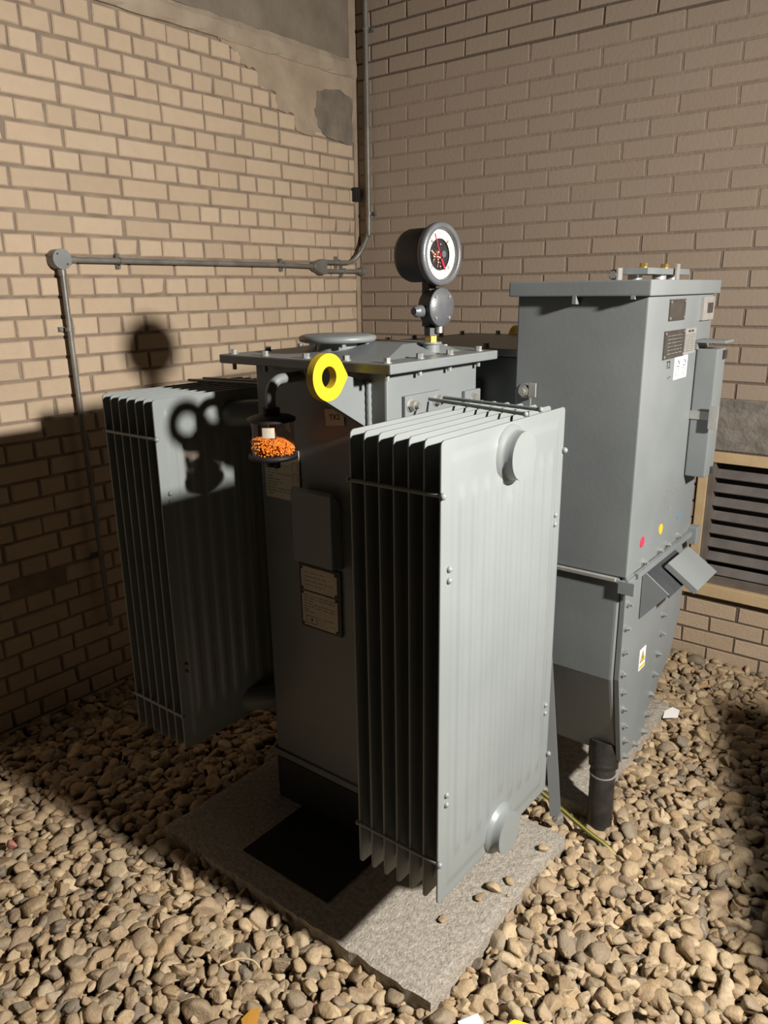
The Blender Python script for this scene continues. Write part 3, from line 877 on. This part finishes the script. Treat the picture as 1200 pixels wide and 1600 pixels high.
# dial: white ring with ticks, dark middle with coppery works
mb = MB()
n = 64
vs = []
for r in (0.0635, 0.041):
    for i in range(n):
        t = 2 * math.pi * i / n; vs.append((1.627, -1.62 + r * math.cos(t), DZ + r * math.sin(t)))
mb.add(vs, [(i, (i + 1) % n, (i + 1) % n + n, i + n) for i in range(n)], False)
face = mb.rotz(GC, GA).build('dial_face', 'dialwhite', gauge)
MB().cyl((1.618, -1.62, DZ), (1.6225, -1.62, DZ), 0.064, n=48).rotz(GC, GA).build('dial_back', 'black', gauge)
mb = MB()
for k in range(25):
    t = math.radians(225 - 270 * k / 24); r0 = 0.049 if k % 4 == 0 else 0.0525
    c, s = math.cos(t), math.sin(t)
    mb.obox((1.6274, -1.62 + (r0 + 0.057) / 2 * c, DZ + (r0 + 0.057) / 2 * s), (0.0002, 0, 0), (0, (0.057 - r0) / 2 * c, (0.057 - r0) / 2 * s), (0, -0.0005 * s, 0.0005 * c))
tag(mb.rotz(GC, GA).build('scale_ticks', 'ink', gauge), kind='stuff')
rot = Matrix.Rotation(GA, 3, 'Z')
ux, uy, un = rot @ Vector((0, 1, 0)), Vector((0, 0, 1)), rot @ Vector((1, 0, 0))
def gp(y, z, x=1.6276):
    v = rot @ Vector((x - GC[0], y, 0)); return (GC[0] + v.x, GC[1] + v.y, DZ + z)
for tx, a in (('0', 225), ('40', 135), ('80', 45), ('120', -45)):
    t = math.radians(a); text_mesh(tx, 0.011, gp(0.0455 * math.cos(t), 0.0455 * math.sin(t)), ux, uy, 'numerals', 'ink', gauge, 0.0001)
mb = MB()
rr = random.Random(3)
for k in range(26):
    a, r = rr.uniform(1.2, 5.0), rr.uniform(0.006, 0.034)
    p = (1.624, -1.62 + r * math.cos(a), DZ + r * math.sin(a))
    if k % 3: mb.sphere((p[0], p[1], p[2]), rr.uniform(0.003, 0.0065), 8)
    else: mb.tube([p, (p[0] + .001, p[1] + rr.uniform(-.015, .015), p[2] + rr.uniform(-.015, .015))], 0.0016, 6)
tag(mb.rotz(GC, GA).build('gauge_works', 'copper', gauge), kind='stuff')
def pointer(t, l0, l1, w, name):
    c, s = math.cos(t), math.sin(t)
    MB().obox((1.6290, -1.62 + (l0 + l1) / 2 * c, DZ + (l0 + l1) / 2 * s), (0.0006, 0, 0), (0, (l1 - l0) / 2 * c, (l1 - l0) / 2 * s), (0, -w * s, w * c)).rotz(GC, GA).build(name, 'dialred', gauge)
pointer(math.radians(112), -0.006, 0.056, 0.0011, 'pointer')
pointer(math.radians(-62), 0.012, 0.044, 0.0026, 'set_pointer')
MB().cyl((1.628, -1.608, DZ + 0.001), (1.632, -1.608, DZ + 0.001), 0.009, n=20).rotz(GC, GA).build('hub', 'bezel', gauge)
MB().add([(1.634, -1.62 + 0.0645 * math.cos(2 * math.pi * i / 48), DZ + 0.0645 * math.sin(2 * math.pi * i / 48)) for i in range(48)], [tuple(range(48))]).rotz(GC, GA).build('dial_glass', 'dialglass', gauge)

# ---- silica gel breather
bx, by = 1.345, -2.0
path = [(bx, -1.885, 1.447), (bx, -1.93, 1.447)] + [(bx, -1.955 - 0.045 * math.sin(a), 1.402 + 0.045 * math.cos(a)) for a in np.linspace(0, math.pi / 2, 9)] + [(bx, -2.0, 1.374)]
br = MB().tube(path, 0.0138, 16).build('breather', 'grey', tr)
MB().cyl((bx, by, 1.374), (bx, by, 1.355), 0.024, n=24).lathe((bx, by, 1.340), (0, 0, 1), [(0.064, 0), (0.065, 0.007), (0.052, 0.013), (0.026, 0.016)], 40).build('breather_cap', 'blackplastic', br)
mb = MB(); mb.smooth = True
n = 40
vs = [(bx + r * math.cos(2 * math.pi * i / n), by + r * math.sin(2 * math.pi * i / n), z) for r, z in ((0.059, 1.252), (0.059, 1.341)) for i in range(n)]
mb.add(vs, [(i, (i + 1) % n, (i + 1) % n + n, i + n) for i in range(n)], True)
MB.build(mb, 'breather_jar', 'jarglass', br)
MB().lathe((bx, by, 1.240), (0, 0, 1), [(0.055, -0.004), (0.067, 0.0), (0.067, 0.009), (0.060, 0.012)], 40).build('breather_base', 'blackplastic', br)
MB().cyl((bx - .005, by, 1.237), (bx - .005, by, 1.215), 0.018, n=16).box(bx + .008, bx + .018, by - .008, by + .008, 1.212, 1.238).build('breather_foot', 'blackplastic', br)
MB().cyl((bx, by, 1.25), (bx, by, 1.333), 0.012, n=12).build('breather_tube', 'copper', br)
# beads
bv, bf = ico(1)
VV, FF, base = [], [], 0
rr = random.Random(11)
for k in range(1500):
    a = rr.uniform(0, 2 * math.pi); r = 0.057 * math.sqrt(rr.random()); x, y = r * math.cos(a), r * math.sin(a)
    top = 1.290 + 0.012 * (x / 0.057) * -0.6 - 0.02 * (r / 0.057) ** 3 * (0.5 if x < 0 else 1)
    z = rr.uniform(1.253, top) if rr.random() < 0.6 else top
    VV.append(bv * rr.uniform(0.0022, 0.0034) + [bx + x, by + y, z]); FF.append(bf + base); base += len(bv)
VV = np.concatenate(VV); c = VV.mean(0)
o = link('silica_gel', bulk_mesh('silica_gel', VV - c, np.concatenate(FF), 'crystals', False), c, br)
tag(o, 'orange silica gel beads', kind='stuff')
# its small paper label, wrapped on the jar
mb = MB(); n = 8
vs = [(bx + 0.0598 * math.cos(t), by + 0.0598 * math.sin(t), z) for z in (1.303, 1.330) for t in np.linspace(-1.20, -0.65, n)]
mb.add(vs, [(i, i + 1, i + 1 + n, i + n) for i in range(n - 1)], True)
mb.build('jar_label', 'paper', br)

# ---- plates and stickers on the tank front (plane Y=-1.89)
YF = -1.892
def front_plate(name, x0, x1, z0, z1, mat, th=0.003, y=YF, par=tr, bevel=0.0):
    return MB().box(x0, x1, y - th, y, z0, z1).build(name, mat, par, bevel)
def print_lines(par, x0, x1, z0, z1, y, n, name, seed, mat='inkgrey', h=0.0011):
    rr = random.Random(seed); mb = MB()
    for k in range(n):
        z = z1 - (z1 - z0) * (k + 0.5) / n; x = x0
        while x < x1 - 0.004:
            w = min(rr.uniform(0.006, 0.022), x1 - x)
            mb.box(x, x + w, y - 0.0004, y, z - h, z + h); x += w + rr.uniform(0.003, 0.007)
            if rr.random() < 0.12: break
    mb.build(name, mat, par)
n1 = front_plate('connection_diagram_sheet', 1.197, 1.336, 1.087, 1.238, 'paper')
print_lines(n1, 1.206, 1.300, 1.095, 1.228, YF - 0.003, 15, 'print', 4)
mb = MB()
for z in (1.20, 1.168, 1.13):
    mb.box(1.308, 1.330, YF - 0.0034, YF - 0.003, z, z + 0.0012).box(1.308, 1.3092, YF - 0.0034, YF - 0.003, z - 0.022, z).box(1.3288, 1.330, YF - 0.0034, YF - 0.003, z - 0.022, z)
tag(mb.build('print', 'inkgrey', n1), kind='stuff')
pk = MB().prism([(YF, 1.10), (YF - 0.035, 1.145), (YF - 0.045, 1.135), (YF - 0.045, 0.925), (YF, 0.915)], 0, 1.338, 1.490).build('document_holder', 'grey', tr, 0.004)
bk = front_plate('nameplate_backing', 1.322, 1.482, 0.705, 0.905, 'black', 0.006)
q1 = front_plate('rating_plate', 1.330, 1.470, 0.825, 0.898, 'paper', 0.002, YF - 0.006)
q2 = front_plate('rating_plate', 1.330, 1.470, 0.712, 0.820, 'paper', 0.002, YF - 0.006)
print_lines(q1, 1.345, 1.455, 0.835, 0.888, YF - 0.008, 4, 'print', 5, h=0.0009)
print_lines(q2, 1.338, 1.460, 0.752, 0.812, YF - 0.008, 7, 'print', 6, h=0.0011)
print_lines(q2, 1.395, 1.460, 0.716, 0.748, YF - 0.008, 4, 'print', 8, h=0.0009)
MB().box(1.345, 1.388, YF - 0.0084, YF - 0.008, 0.720, 0.7215).box(1.345, 1.388, YF - 0.0084, YF - 0.008, 0.7425, 0.744).box(1.345, 1.3465, YF - 0.0084, YF - 0.008, 0.720, 0.744).box(1.3865, 1.388, YF - 0.0084, YF - 0.008, 0.720, 0.744).box(1.364, 1.371, YF - 0.0084, YF - 0.008, 0.728, 0.736).build('print_frame', 'ink', q2)
for q, zs in ((q1, (0.830, 0.893)), (q2, (0.717, 0.815))):
    for x in (1.334, 1.466):
        for z in zs:
            MB().cyl((x, YF - 0.006, z), (x, YF - 0.010, z), 0.0042, n=10).build('rivet', 'black', q)
lb = MB().obox((1.475, YF - 0.001, 1.346), (0.033, 0, 0.0035), (0, 0.0007, 0), (-0.0024, 0, 0.0225)).build('number_label', 'paper', tr)
text_mesh('TX2', 0.021, (1.475, YF - 0.0021, 1.346), (1, 0, 0.10), (-0.10, 0, 1), 'lettering', 'ink', lb)

# ---- tall cable box on the side
cb = MB().box(1.757, 2.127, -1.42, -0.855, 0.885, 1.65).build('cable_box', 'grey', tr, 0.004)
MB().box(1.741, 2.140, -1.446, -0.835, 1.648, 1.688).build('cable_box_lid', 'grey', cb, 0.004)
XR = 2.127
# bits under and on the lid
MB().box(1.930, 1.942, -1.446, -1.42, 1.628, 1.652).build('lid_clip', 'grey', cb, 0.001)
MB().box(2.088, 2.10, -1.446, -1.43, 1.640, 1.65).build('lid_clip', 'grey', cb, 0.001)
MB().prism([(-1.20, 1.704), (-1.20, 1.722), (-0.83, 1.722), (-0.83, 1.704)], 0, 1.955, 2.04).build('inspection_cover', 'grey', cb, 0.002)
for x, y in ((1.985, -1.15), (2.01, -1.02), (2.00, -0.88)):
    MB().cyl((x, y, 1.686), (x, y, 1.705), 0.020, n=20).build('cover_spacer', 'silver', cb)
for x, y in ((2.015, -1.17), (2.02, -1.01)):
    MB().hexbolt((x, y, 1.722), (0, 0, 1), 0.011, 0.011).build('brass_bolt', 'brass', cb)
MB().box(1.966, 1.973, -1.245, -1.215, 1.686, 1.722).build('cover_bracket', 'silver', cb, 0.001)
MB().hexbolt((1.956, -1.235, 1.704), (0, -1, 0), 0.011, 0.009).build('bracket_bolt', 'zinc', cb)
MB().box(2.045, 2.052, -0.99, -0.965, 1.686, 1.735).build('cover_bracket', 'silver', cb, 0.001)
# engraved plates (plane X=XR)
def side_plate(name, y0, y1, z0, z1, mat, th=0.003, par=cb, x=XR):
    return MB().box(x, x + th, y0, y1, z0, z1).build(name, mat, par)
def corner_screws(par, y0, y1, z0, z1, x, inset=0.007):
    for y in (y0 + inset, y1 - inset):
        for z in (z0 + inset, z1 - inset):
            MB().cyl((x, y, z), (x + 0.002, y, z), 0.0042, n=10).build('screw', 'zinc', par)
a = side_plate('engraved_plate', -1.262, -1.130, 1.580, 1.637, 'engraved'); corner_screws(cb, -1.262, -1.130, 1.580, 1.637, XR + 0.003)
a = side_plate('engraved_plate', -1.283, -1.112, 1.478, 1.554, 'engraved'); corner_screws(cb, -1.283, -1.112, 1.478, 1.554, XR + 0.003)
def side_lines(par, y0, y1, z0, z1, x, n, seed, mat='inkgrey', h=0.0012):
    rr = random.Random(seed); mb = MB()
    for k in range(n):
        z = z1 - (z1 - z0) * (k + 0.5) / n; y = y0
        while y < y1 - 0.004:
            w = min(rr.uniform(0.010, 0.030), y1 - y)
            mb.box(x, x + 0.0004, y, y + w, z - h, z + h); y += w + rr.uniform(0.003, 0.008)
    return tag(mb.build('print', mat, par), kind='stuff')
side_lines(a, -1.255, -1.135, 1.487, 1.545, XR + 0.003, 6, 3, 'silver', 0.0006)
b_ = side_plate('data_plate', -1.108, -1.010, 1.480, 1.553, 'silver'); side_lines(b_, -1.102, -1.016, 1.486, 1.538, XR + 0.003, 8, 9, 'inkgrey', 0.0019)
side_lines(b_, -1.085, -1.035, 1.541, 1.550, XR + 0.003, 1, 19, 'ink', 0.0025)
ws = side_plate('notice_sticker', -1.175, -1.062, 1.414, 1.478, 'white', 0.0012)
for k, y in enumerate((-1.146, -1.090)):
    side_lines(ws, y - 0.018, y + 0.018, 1.420, 1.446, XR + 0.0012, 4, 21 + k, 'inkgrey', 0.0010)
    mb = MB()
    for s in (-1, 1):
        mb.obox((XR + 0.0014, y + 0.006 * s, 1.462), (0.0002, 0, 0), (0, 0.008, -0.006 * s), (0, 0.0012, 0.0016))
    tag(mb.box(XR + 0.0012, XR + 0.0016, y - 0.012, y + 0.012, 1.449, 1.4515).build('symbol', 'ink', ws), kind='stuff')
MB().box(XR + 0.0012, XR + 0.0016, -1.1192, -1.1184, 1.416, 1.476).build('print', 'inkgrey', ws)
text_mesh('T2', 0.030, (XR + 0.0006, -1.228, 1.460), (0, 1, 0.02), (0, 0, 1), 'marker_lettering', 'ink', cb)
MB().obox((XR + .0006, -1.215, 1.425), (.0003, 0, 0), (0, .012, .002), (0, 0, .0008)).build('marker_stroke', 'ink', cb)
wf = side_plate('sight_window', -0.985, -0.875, 1.572, 1.640, 'silver', 0.010)
MB().box(XR + 0.010, XR + 0.0108, -0.945, -0.890, 1.592, 1.622).build('window_pane', 'engraved', wf)
for y, z, mt2 in ((-1.317, 0.967, 'red'), (-1.162, 0.966, 'yelsticker'), (-1.003, 0.968, 'blue')):
    MB().cyl((XR, y, z), (XR + 0.0012, y, z), 0.0165 if mt2 != 'blue' else 0.008, n=24).build('phase_sticker', mt2, cb)
rr = random.Random(5)
mb = MB()
for k in range(9):
    y, z = rr.uniform(-1.18, -1.02), rr.uniform(1.0, 1.09)
    mb.obox((XR + .0006, y, z), (.0003, 0, 0), (0, .002, .002), (0, -.0008, rr.uniform(.003, .007)))
tag(mb.build('paint_chips', 'silver', cb), kind='stuff')
# switch box with hinged flap
sb = MB().box(XR + 0.002, 2.190, -0.985, -0.895, 1.098, 1.490).build('switch_box', 'grey', cb, 0.004)
MB().box(XR, 2.212, -1.000, -0.905, 1.508, 1.516).box(XR, XR + 0.006, -0.998, -0.907, 1.488, 1.516).build('rain_flap', 'grey', cb, 0.001)
MB().box(2.190, 2.198, -0.930, -0.905, 1.458, 1.484).build('hinge', 'engraved', cb, 0.002)
MB().box(2.190, 2.198, -0.935, -0.912, 1.103, 1.125).build('hinge', 'engraved', cb, 0.002)
MB().box(XR, 2.196, -0.9885, -0.985, 1.278, 1.304).box(2.188, 2.215, -1.004, -0.999, 1.255, 1.325).box(2.188, 2.196, -1.0, -0.985, 1.283, 1.299).build('latch', 'silver', cb, 0.001)
MB().cyl((2.190, -0.945, 1.292), (2.197, -0.945, 1.292), 0.010, n=16).build('lock', 'zinc', cb)
# earth stud on the near face
MB().hexbolt((1.790, -1.42, 1.388), (0, -1, 0), 0.016, 0.014, True, 0.010).build('earth_stud', 'zinc', cb)
MB().box(1.806, 1.828, -1.432, -1.426, 1.372, 1.412).box(1.811, 1.814, -1.432, -1.428, 1.25, 1.372).build('earth_tag', 'silver', cb, 0.001)
# lower gland compartment
low = MB().prism([(-1.42, 0.887), (-1.42, 0.562), (-1.335, 0.262), (-1.12, 0.262), (-0.87, 0.43), (-0.80, 0.58), (-0.80, 0.84), (-0.85, 0.887)], 0, 1.905, 2.110)
low.build('gland_compartment', 'grey', cb, 0.012, 3)
MB().prism([(-1.415, 0.884), (-1.415, 0.566), (-1.340, 0.252), (-1.15, 0.250), (-1.043, 0.58), (-1.043, 0.884)], 0, 2.112, 2.127).build('gland_plate', 'grey', cb, 0.001)
lpts = [(-1.395, 0.802), (-1.397, 0.728), (-1.397, 0.652), (-1.395, 0.580), (-1.380, 0.515), (-1.363, 0.450), (-1.346, 0.385), (-1.330, 0.325),
        (-1.066, 0.653), (-1.062, 0.585), (-1.082, 0.520), (-1.096, 0.452), (-1.113, 0.386), (-1.134, 0.322), (-1.155, 0.268), (-1.234, 0.262), (-1.315, 0.262)]
for y, z in lpts:
    MB().hexbolt((2.127, y, z), (1, 0, 0), 0.0085, 0.007, True, 0.007).build('bolt', 'boltpaint', cb)
MB().box(1.915, 2.098, -1.430, -1.418, 0.872, 0.882).build('panel_lip', 'silver', cb, 0.001)
# rim between the two halves with its bolts and end brackets
MB().box(2.110, 2.140, -1.36, -0.86, 0.868, 0.884).build('rim', 'grey', cb, 0.001)
for y in (-1.295, -1.165, -1.095, -0.99):
    MB().hexbolt((2.127, y, 0.900), (1, 0, 0), 0.009, 0.007, True, 0.006).build('bolt', 'boltpaint', cb)
MB().box(2.108, 2.155, -1.432, -1.424, 0.842, 0.880).box(2.128, 2.136, -1.43, -1.37, 0.842, 0.880).build('end_bracket', 'grey', cb, 0.001)
MB().box(2.125, 2.155, -0.875, -0.83, 0.842, 0.900).build('end_bracket', 'grey', cb, 0.002)
# angled hood over the gland
hd = MB().prism([(2.129, 0.872), (2.208, 0.814), (2.130, 0.718)], 1, -1.292, -1.286).build('hood', 'grey', cb)
nx, nz = 0.056 / 0.096, 0.078 / 0.096
tx, tz = 0.0805, -0.0575
MB().obox((2.164, -1.15, 0.836), (0.045, 0, -0.0325), (0, 0.135, 0), (nx * 0.002, 0, nz * 0.002)).build('hood_slope', 'darkgrey', hd)
MB().obox((2.206, -1.083, 0.830), (0.047, 0, -0.0335), (0, 0.098, 0), (nx * 0.010, 0, nz * 0.010)).build('hood_cover', 'grey', hd, 0.002)
# warning sign: yellow triangle, black border and bolt
wn = side_plate('warning_sign', -1.252, -1.200, 0.527, 0.597, 'white', 0.0012, cb, 2.127)
def tri(y, z, s): return [(y - s, z - 0.58 * s), (y + s, z - 0.58 * s), (y, z + 1.15 * s)]
xw = 2.1282
MB().prism(tri(-1.226, 0.5645, 0.022), 0, xw, xw + 0.0003).build('triangle_border', 'ink', wn)
MB().prism(tri(-1.226, 0.5645, 0.0175), 0, xw + 0.0003, xw + 0.0006).build('triangle', 'yelsticker', wn)
MB().prism([(-1.2245, 0.580), (-1.2305, 0.5655), (-1.2265, 0.5655), (-1.2285, 0.554), (-1.2215, 0.5685), (-1.2255, 0.5685)], 0, xw + 0.0006, xw + 0.0009).build('flash_symbol', 'ink', wn)
MB().box(xw, xw + 0.0003, -1.248, -1.204, 0.531, 0.541).build('sign_band', 'yelsticker', wn)

# diagonal flat-bar brace at the cable box foot
bc = MB().obox((1.944, -1.475, 0.42), (0.0165, 0.006, 0), (-0.0011, 0.003, 0), (-0.034, -0.01, 0.36)).build('brace', 'grey', tr, 0.001)
MB().hexbolt((1.985, -1.462, 0.055), (0.4, -1, 0.2), 0.014, 0.014, True, 0.012).build('brace_bolt', 'zinc', tr)

# ================================================================== CABLE ENTRY, EARTH CABLE
dp = [(2.045, -1.24, 0.285), (2.055, -1.28, 0.24), (2.07, -1.33, 0.15), (2.078, -1.352, 0.05), (2.08, -1.358, -0.05)]
dp = [(2.066, -1.315, 0.30), (2.068, -1.325, 0.235), (2.073, -1.340, 0.19), (2.078, -1.352, 0.10), (2.080, -1.356, -0.04)]
pts_, rad_ = [], []
for i in range(len(dp) - 1):
    for k in range(8):
        t = k / 8; p = np.array(dp[i]) * (1 - t) + np.array(dp[i + 1]) * t
        pts_.append(p); rad_.append(0.046 if p[2] > 0.21 else 0.0385 + (0.0012 if (k % 2) else 0))
duct = MB().tube(pts_, rad_, 24).build('cable_duct', 'duct', tr)
MB().tube([(2.066, -1.315, 0.30), (2.068, -1.325, 0.240), (2.071, -1.333, 0.212)], [0.050, 0.049, 0.041], 24).build('boot', 'duct', duct)
MB().lathe((2.0725, -1.339, 0.193), (0.02, -0.06, 1), [(0.0405, -0.003), (0.0412, 0), (0.0405, 0.003)], 28).build('tie_band', 'silver', duct)

ec_pts = [(1.80, -1.31, 0.16), (1.83, -1.36, 0.075), (1.90, -1.372, 0.045), (1.975, -1.398, 0.038), (2.03, -1.418, 0.032), (2.085, -1.435, 0.026), (2.14, -1.440, 0.012), (2.19, -1.44, -0.02)]
def smooth_path(P, n=8):
    P = [np.array(p, float) for p in P]; out = []
    for i in range(len(P) - 1):
        p0, p1, p2, p3 = P[max(i - 1, 0)], P[i], P[i + 1], P[min(i + 2, len(P) - 1)]
        for k in range(n):
            t = k / n
            out.append(0.5 * ((2 * p1) + (-p0 + p2) * t + (2 * p0 - 5 * p1 + 4 * p2 - p3) * t * t + (-p0 + 3 * p1 - 3 * p2 + p3) * t ** 3))
    out.append(P[-1]); return out
ec = empty('earth_cable', (1.98, -1.40, 0.0))
tag(ec, 'yellow and green earth cable trailing from the slab into the gravel', 'cable')
sp = smooth_path(ec_pts)
MB().tube(sp, 0.0058, 12).build('cable_sheath', 'cable', ec)
for off in (0.0045, -0.0045):
    MB().tube([p + np.array([off * 0.5, off, 0.0024]) for p in sp], 0.0036, 10).build('green_stripe', 'cablegreen', ec)

# ================================================================== CONDUIT ON THE WALLS
cd = empty('conduit_run', (0.03, -1.785, 0.3))
tag(cd, 'galvanised steel conduit run with junction boxes crossing the left brick wall into the corner', 'conduit')
def jbox(c, r, d, name):
    o = MB().cyl((0.0, c[1], c[2]), (d, c[1], c[2]), r, n=32).build(name, 'conduit', cd)
    MB().cyl((d, c[1], c[2]), (d + 0.006, c[1], c[2]), r * 1.03, n=36).build('box_lid', 'boxlid', o)
    for s in (-1, 1):
        MB().cyl((d + 0.006, c[1] - s * 0.018, c[2] + s * 0.018), (d + 0.008, c[1] - s * 0.018, c[2] + s * 0.018), 0.0035, n=10).build('screw', 'black', o)
jbox((0.03, -1.787, 1.796), 0.036, 0.045, 'junction_box')
RC = 0.0105
MB().tube([(0.03, -1.782, 1.765), (0.03, -1.778, 1.20), (0.03, -1.765, 0.60), (0.03, -1.758, 0.30)], RC, 16).cyl((0.03, -1.783, 1.765), (0.03, -1.782, 1.735), 0.015, n=18).build('drop_pipe', 'conduit', cd)
MB().tube([(0.03, -1.755, 1.795), (0.03, -0.60, 1.794), (0.03, -0.40, 1.790)], RC, 16).cyl((0.03, -1.757, 1.795), (0.03, -1.725, 1.795), 0.015, n=18).build('wall_pipe', 'conduit', cd)
# twin-outlet box near the corner
MB().prism([(-0.410, 1.802), (-0.395, 1.812), (-0.345, 1.826), (-0.315, 1.826), (-0.315, 1.752), (-0.345, 1.750), (-0.395, 1.768), (-0.410, 1.778)], 0, 0.008, 0.048).build('twin_outlet_box', 'conduit', cd, 0.006, 3)
up = [(0.03, -0.33, 1.812), (0.03, -0.16, 1.813), (0.032, -0.115, 1.816), (0.040, -0.085, 1.832), (0.055, -0.062, 1.862), (0.075, -0.046, 1.905), (0.092, -0.036, 1.955), (0.098, -0.034, 2.0), (0.100, -0.034, 2.6), (0.100, -0.034, 3.38)]
MB().tube(smooth_path(up, 5), 0.0115, 16).build('riser_pipe', 'conduit', cd)
MB().tube([(0.03, -0.33, 1.768), (0.03, -0.012, 1.770)], 0.0105, 16).build('stub_pipe', 'conduit', cd)
MB().cyl((0.03, -0.03, 1.770), (0.03, -0.004, 1.770), 0.021, n=20).build('end_bush', 'conduit', cd)
def saddle(p, ax, name='saddle_clip'):
    x, y, z = p
    if ax == 'h':
        mb = MB().box(0.0, 0.012, y - 0.009, y + 0.009, z - 0.030, z + 0.030).cyl((x, y - 0.007, z), (x, y + 0.007, z), 0.0145, n=18)
        mb.cyl((0.012, y, z + 0.023), (0.017, y, z + 0.023), 0.006, n=10).cyl((0.012, y, z - 0.023), (0.017, y, z - 0.023), 0.006, n=10)
    else:
        mb = MB().box(0.0, 0.012, y - 0.030, y + 0.030, z - 0.009, z + 0.009).cyl((x, y, z - 0.007), (x, y, z + 0.007), 0.0145, n=18)
        mb.cyl((0.012, y - 0.023, z), (0.017, y - 0.023, z), 0.007, n=10).cyl((0.012, y + 0.023, z), (0.017, y + 0.023, z), 0.007, n=10)
    mb.build(name, 'conduit', cd)
for y in (-1.525, -0.613): saddle((0.03, y, 1.794), 'h')
saddle((0.03, -0.205, 1.813), 'h'); saddle((0.03, -0.165, 1.769), 'h')
saddle((0.03, -1.783, 1.541), 'v'); saddle((0.03, -1.765, 0.62), 'v')
for z in (2.06, 2.92):
    MB().box(0.068, 0.132, -0.012, 0.0, z - 0.009, z + 0.009).cyl((0.100, -0.034, z - 0.007), (0.100, -0.034, z + 0.007), 0.0155, n=18).cyl((0.124, -0.012, z), (0.124, -0.018, z), 0.006, n=10).build('saddle_clip', 'conduit', cd)
sk = MB().box(0.0, 0.030, -0.052, -0.018, 2.125, 2.195).cyl((0.030, -0.035, 2.16), (0.036, -0.035, 2.16), 0.010, n=14).build('cable_socket', 'blackplastic', None, 0.004)
tag(sk, 'small black socket fixed at the brick edge beside the corner riser', 'socket')

# ================================================================== LITTER ON THE GRAVEL
def scrap(name, pts3, mat, label, cat, th=0.002):
    P = [Vector(p) for p in pts3]; nrm = (P[1] - P[0]).cross(P[2] - P[0]).normalized()
    if nrm.z < 0: P.reverse(); nrm = -nrm
    n = len(P); vs = P + [p - nrm * th for p in P]
    o = MB().add(vs, [tuple(range(n)), tuple(range(n, 2 * n))[::-1]] + [(i, i + n, (i + 1) % n + n, (i + 1) % n) for i in range(n)], False).build(name, mat)
    return tag(o, label, cat)
scrap('paper_scrap', [(2.035, -0.625, 0.026), (2.085, -0.600, 0.034), (2.080, -0.565, 0.048), (2.050, -0.560, 0.05), (2.030, -0.59, 0.04)], 'white', 'small white scrap lying on gravel behind the cable box', 'scrap')
scrap('paper_scrap', [(2.102, -2.228, 0.030), (2.145, -2.262, 0.022), (2.185, -2.215, 0.026), (2.131, -2.186, 0.036)], 'white', 'white paper scrap at the bottom edge in front of the slab', 'scrap')
scrap('plastic_scrap', [(2.192, -2.172, 0.026), (2.235, -2.205, 0.020), (2.285, -2.165, 0.022), (2.252, -2.128, 0.030), (2.205, -2.145, 0.032)], 'yelplastic', 'bright yellow plastic scrap at the bottom edge on the gravel', 'scrap')
scrap('dry_leaf', [(1.692, -2.530, 0.026), (1.722, -2.548, 0.022), (1.732, -2.515, 0.032), (1.716, -2.490, 0.040), (1.698, -2.502, 0.036)], 'leaf', 'orange dead leaf on the gravel at the bottom edge', 'leaf', 0.001)
tw = MB().tube(smooth_path([(1.535, -2.46, 0.024), (1.555, -2.43, 0.030), (1.575, -2.415, 0.034), (1.60, -2.405, 0.034), (1.625, -2.408, 0.030)], 5), 0.0025, 8).build('straw_stalk', 'twig')
tag(tw, 'pale curved straw lying on the lit gravel', 'stalk')
me = bulk_mesh('pink_stone', SHAPES3[4] * 0.024, IF3, 'pink', True)
tag(link('pink_stone', me, (0.67, -2.56, 0.024)), 'pinkish stone among tan gravel near the left edge', 'stone')

# made-up box on a post, unseen to the right, added to shade the gravel
pb = empty('shadow_caster', (3.373, -1.376, -0.03))
tag(pb, 'grey box on a post, added out of view to cast the gravel shadow', 'shadow caster')
MB().cyl((3.373, -1.376, -0.03), (3.373, -1.376, 0.85), 0.025, n=20).build('post', 'grey', pb)
MB().box(3.225, 3.473, -1.78, -1.09, 0.72, 1.17).rotz((3.373, -1.376), math.radians(18.8)).build('box_body', 'grey', pb, 0.035, 3)
MB().box(3.283, 3.463, -1.466, -1.286, -0.03, 0.0).build('foot_plate', 'grey', pb, 0.003)
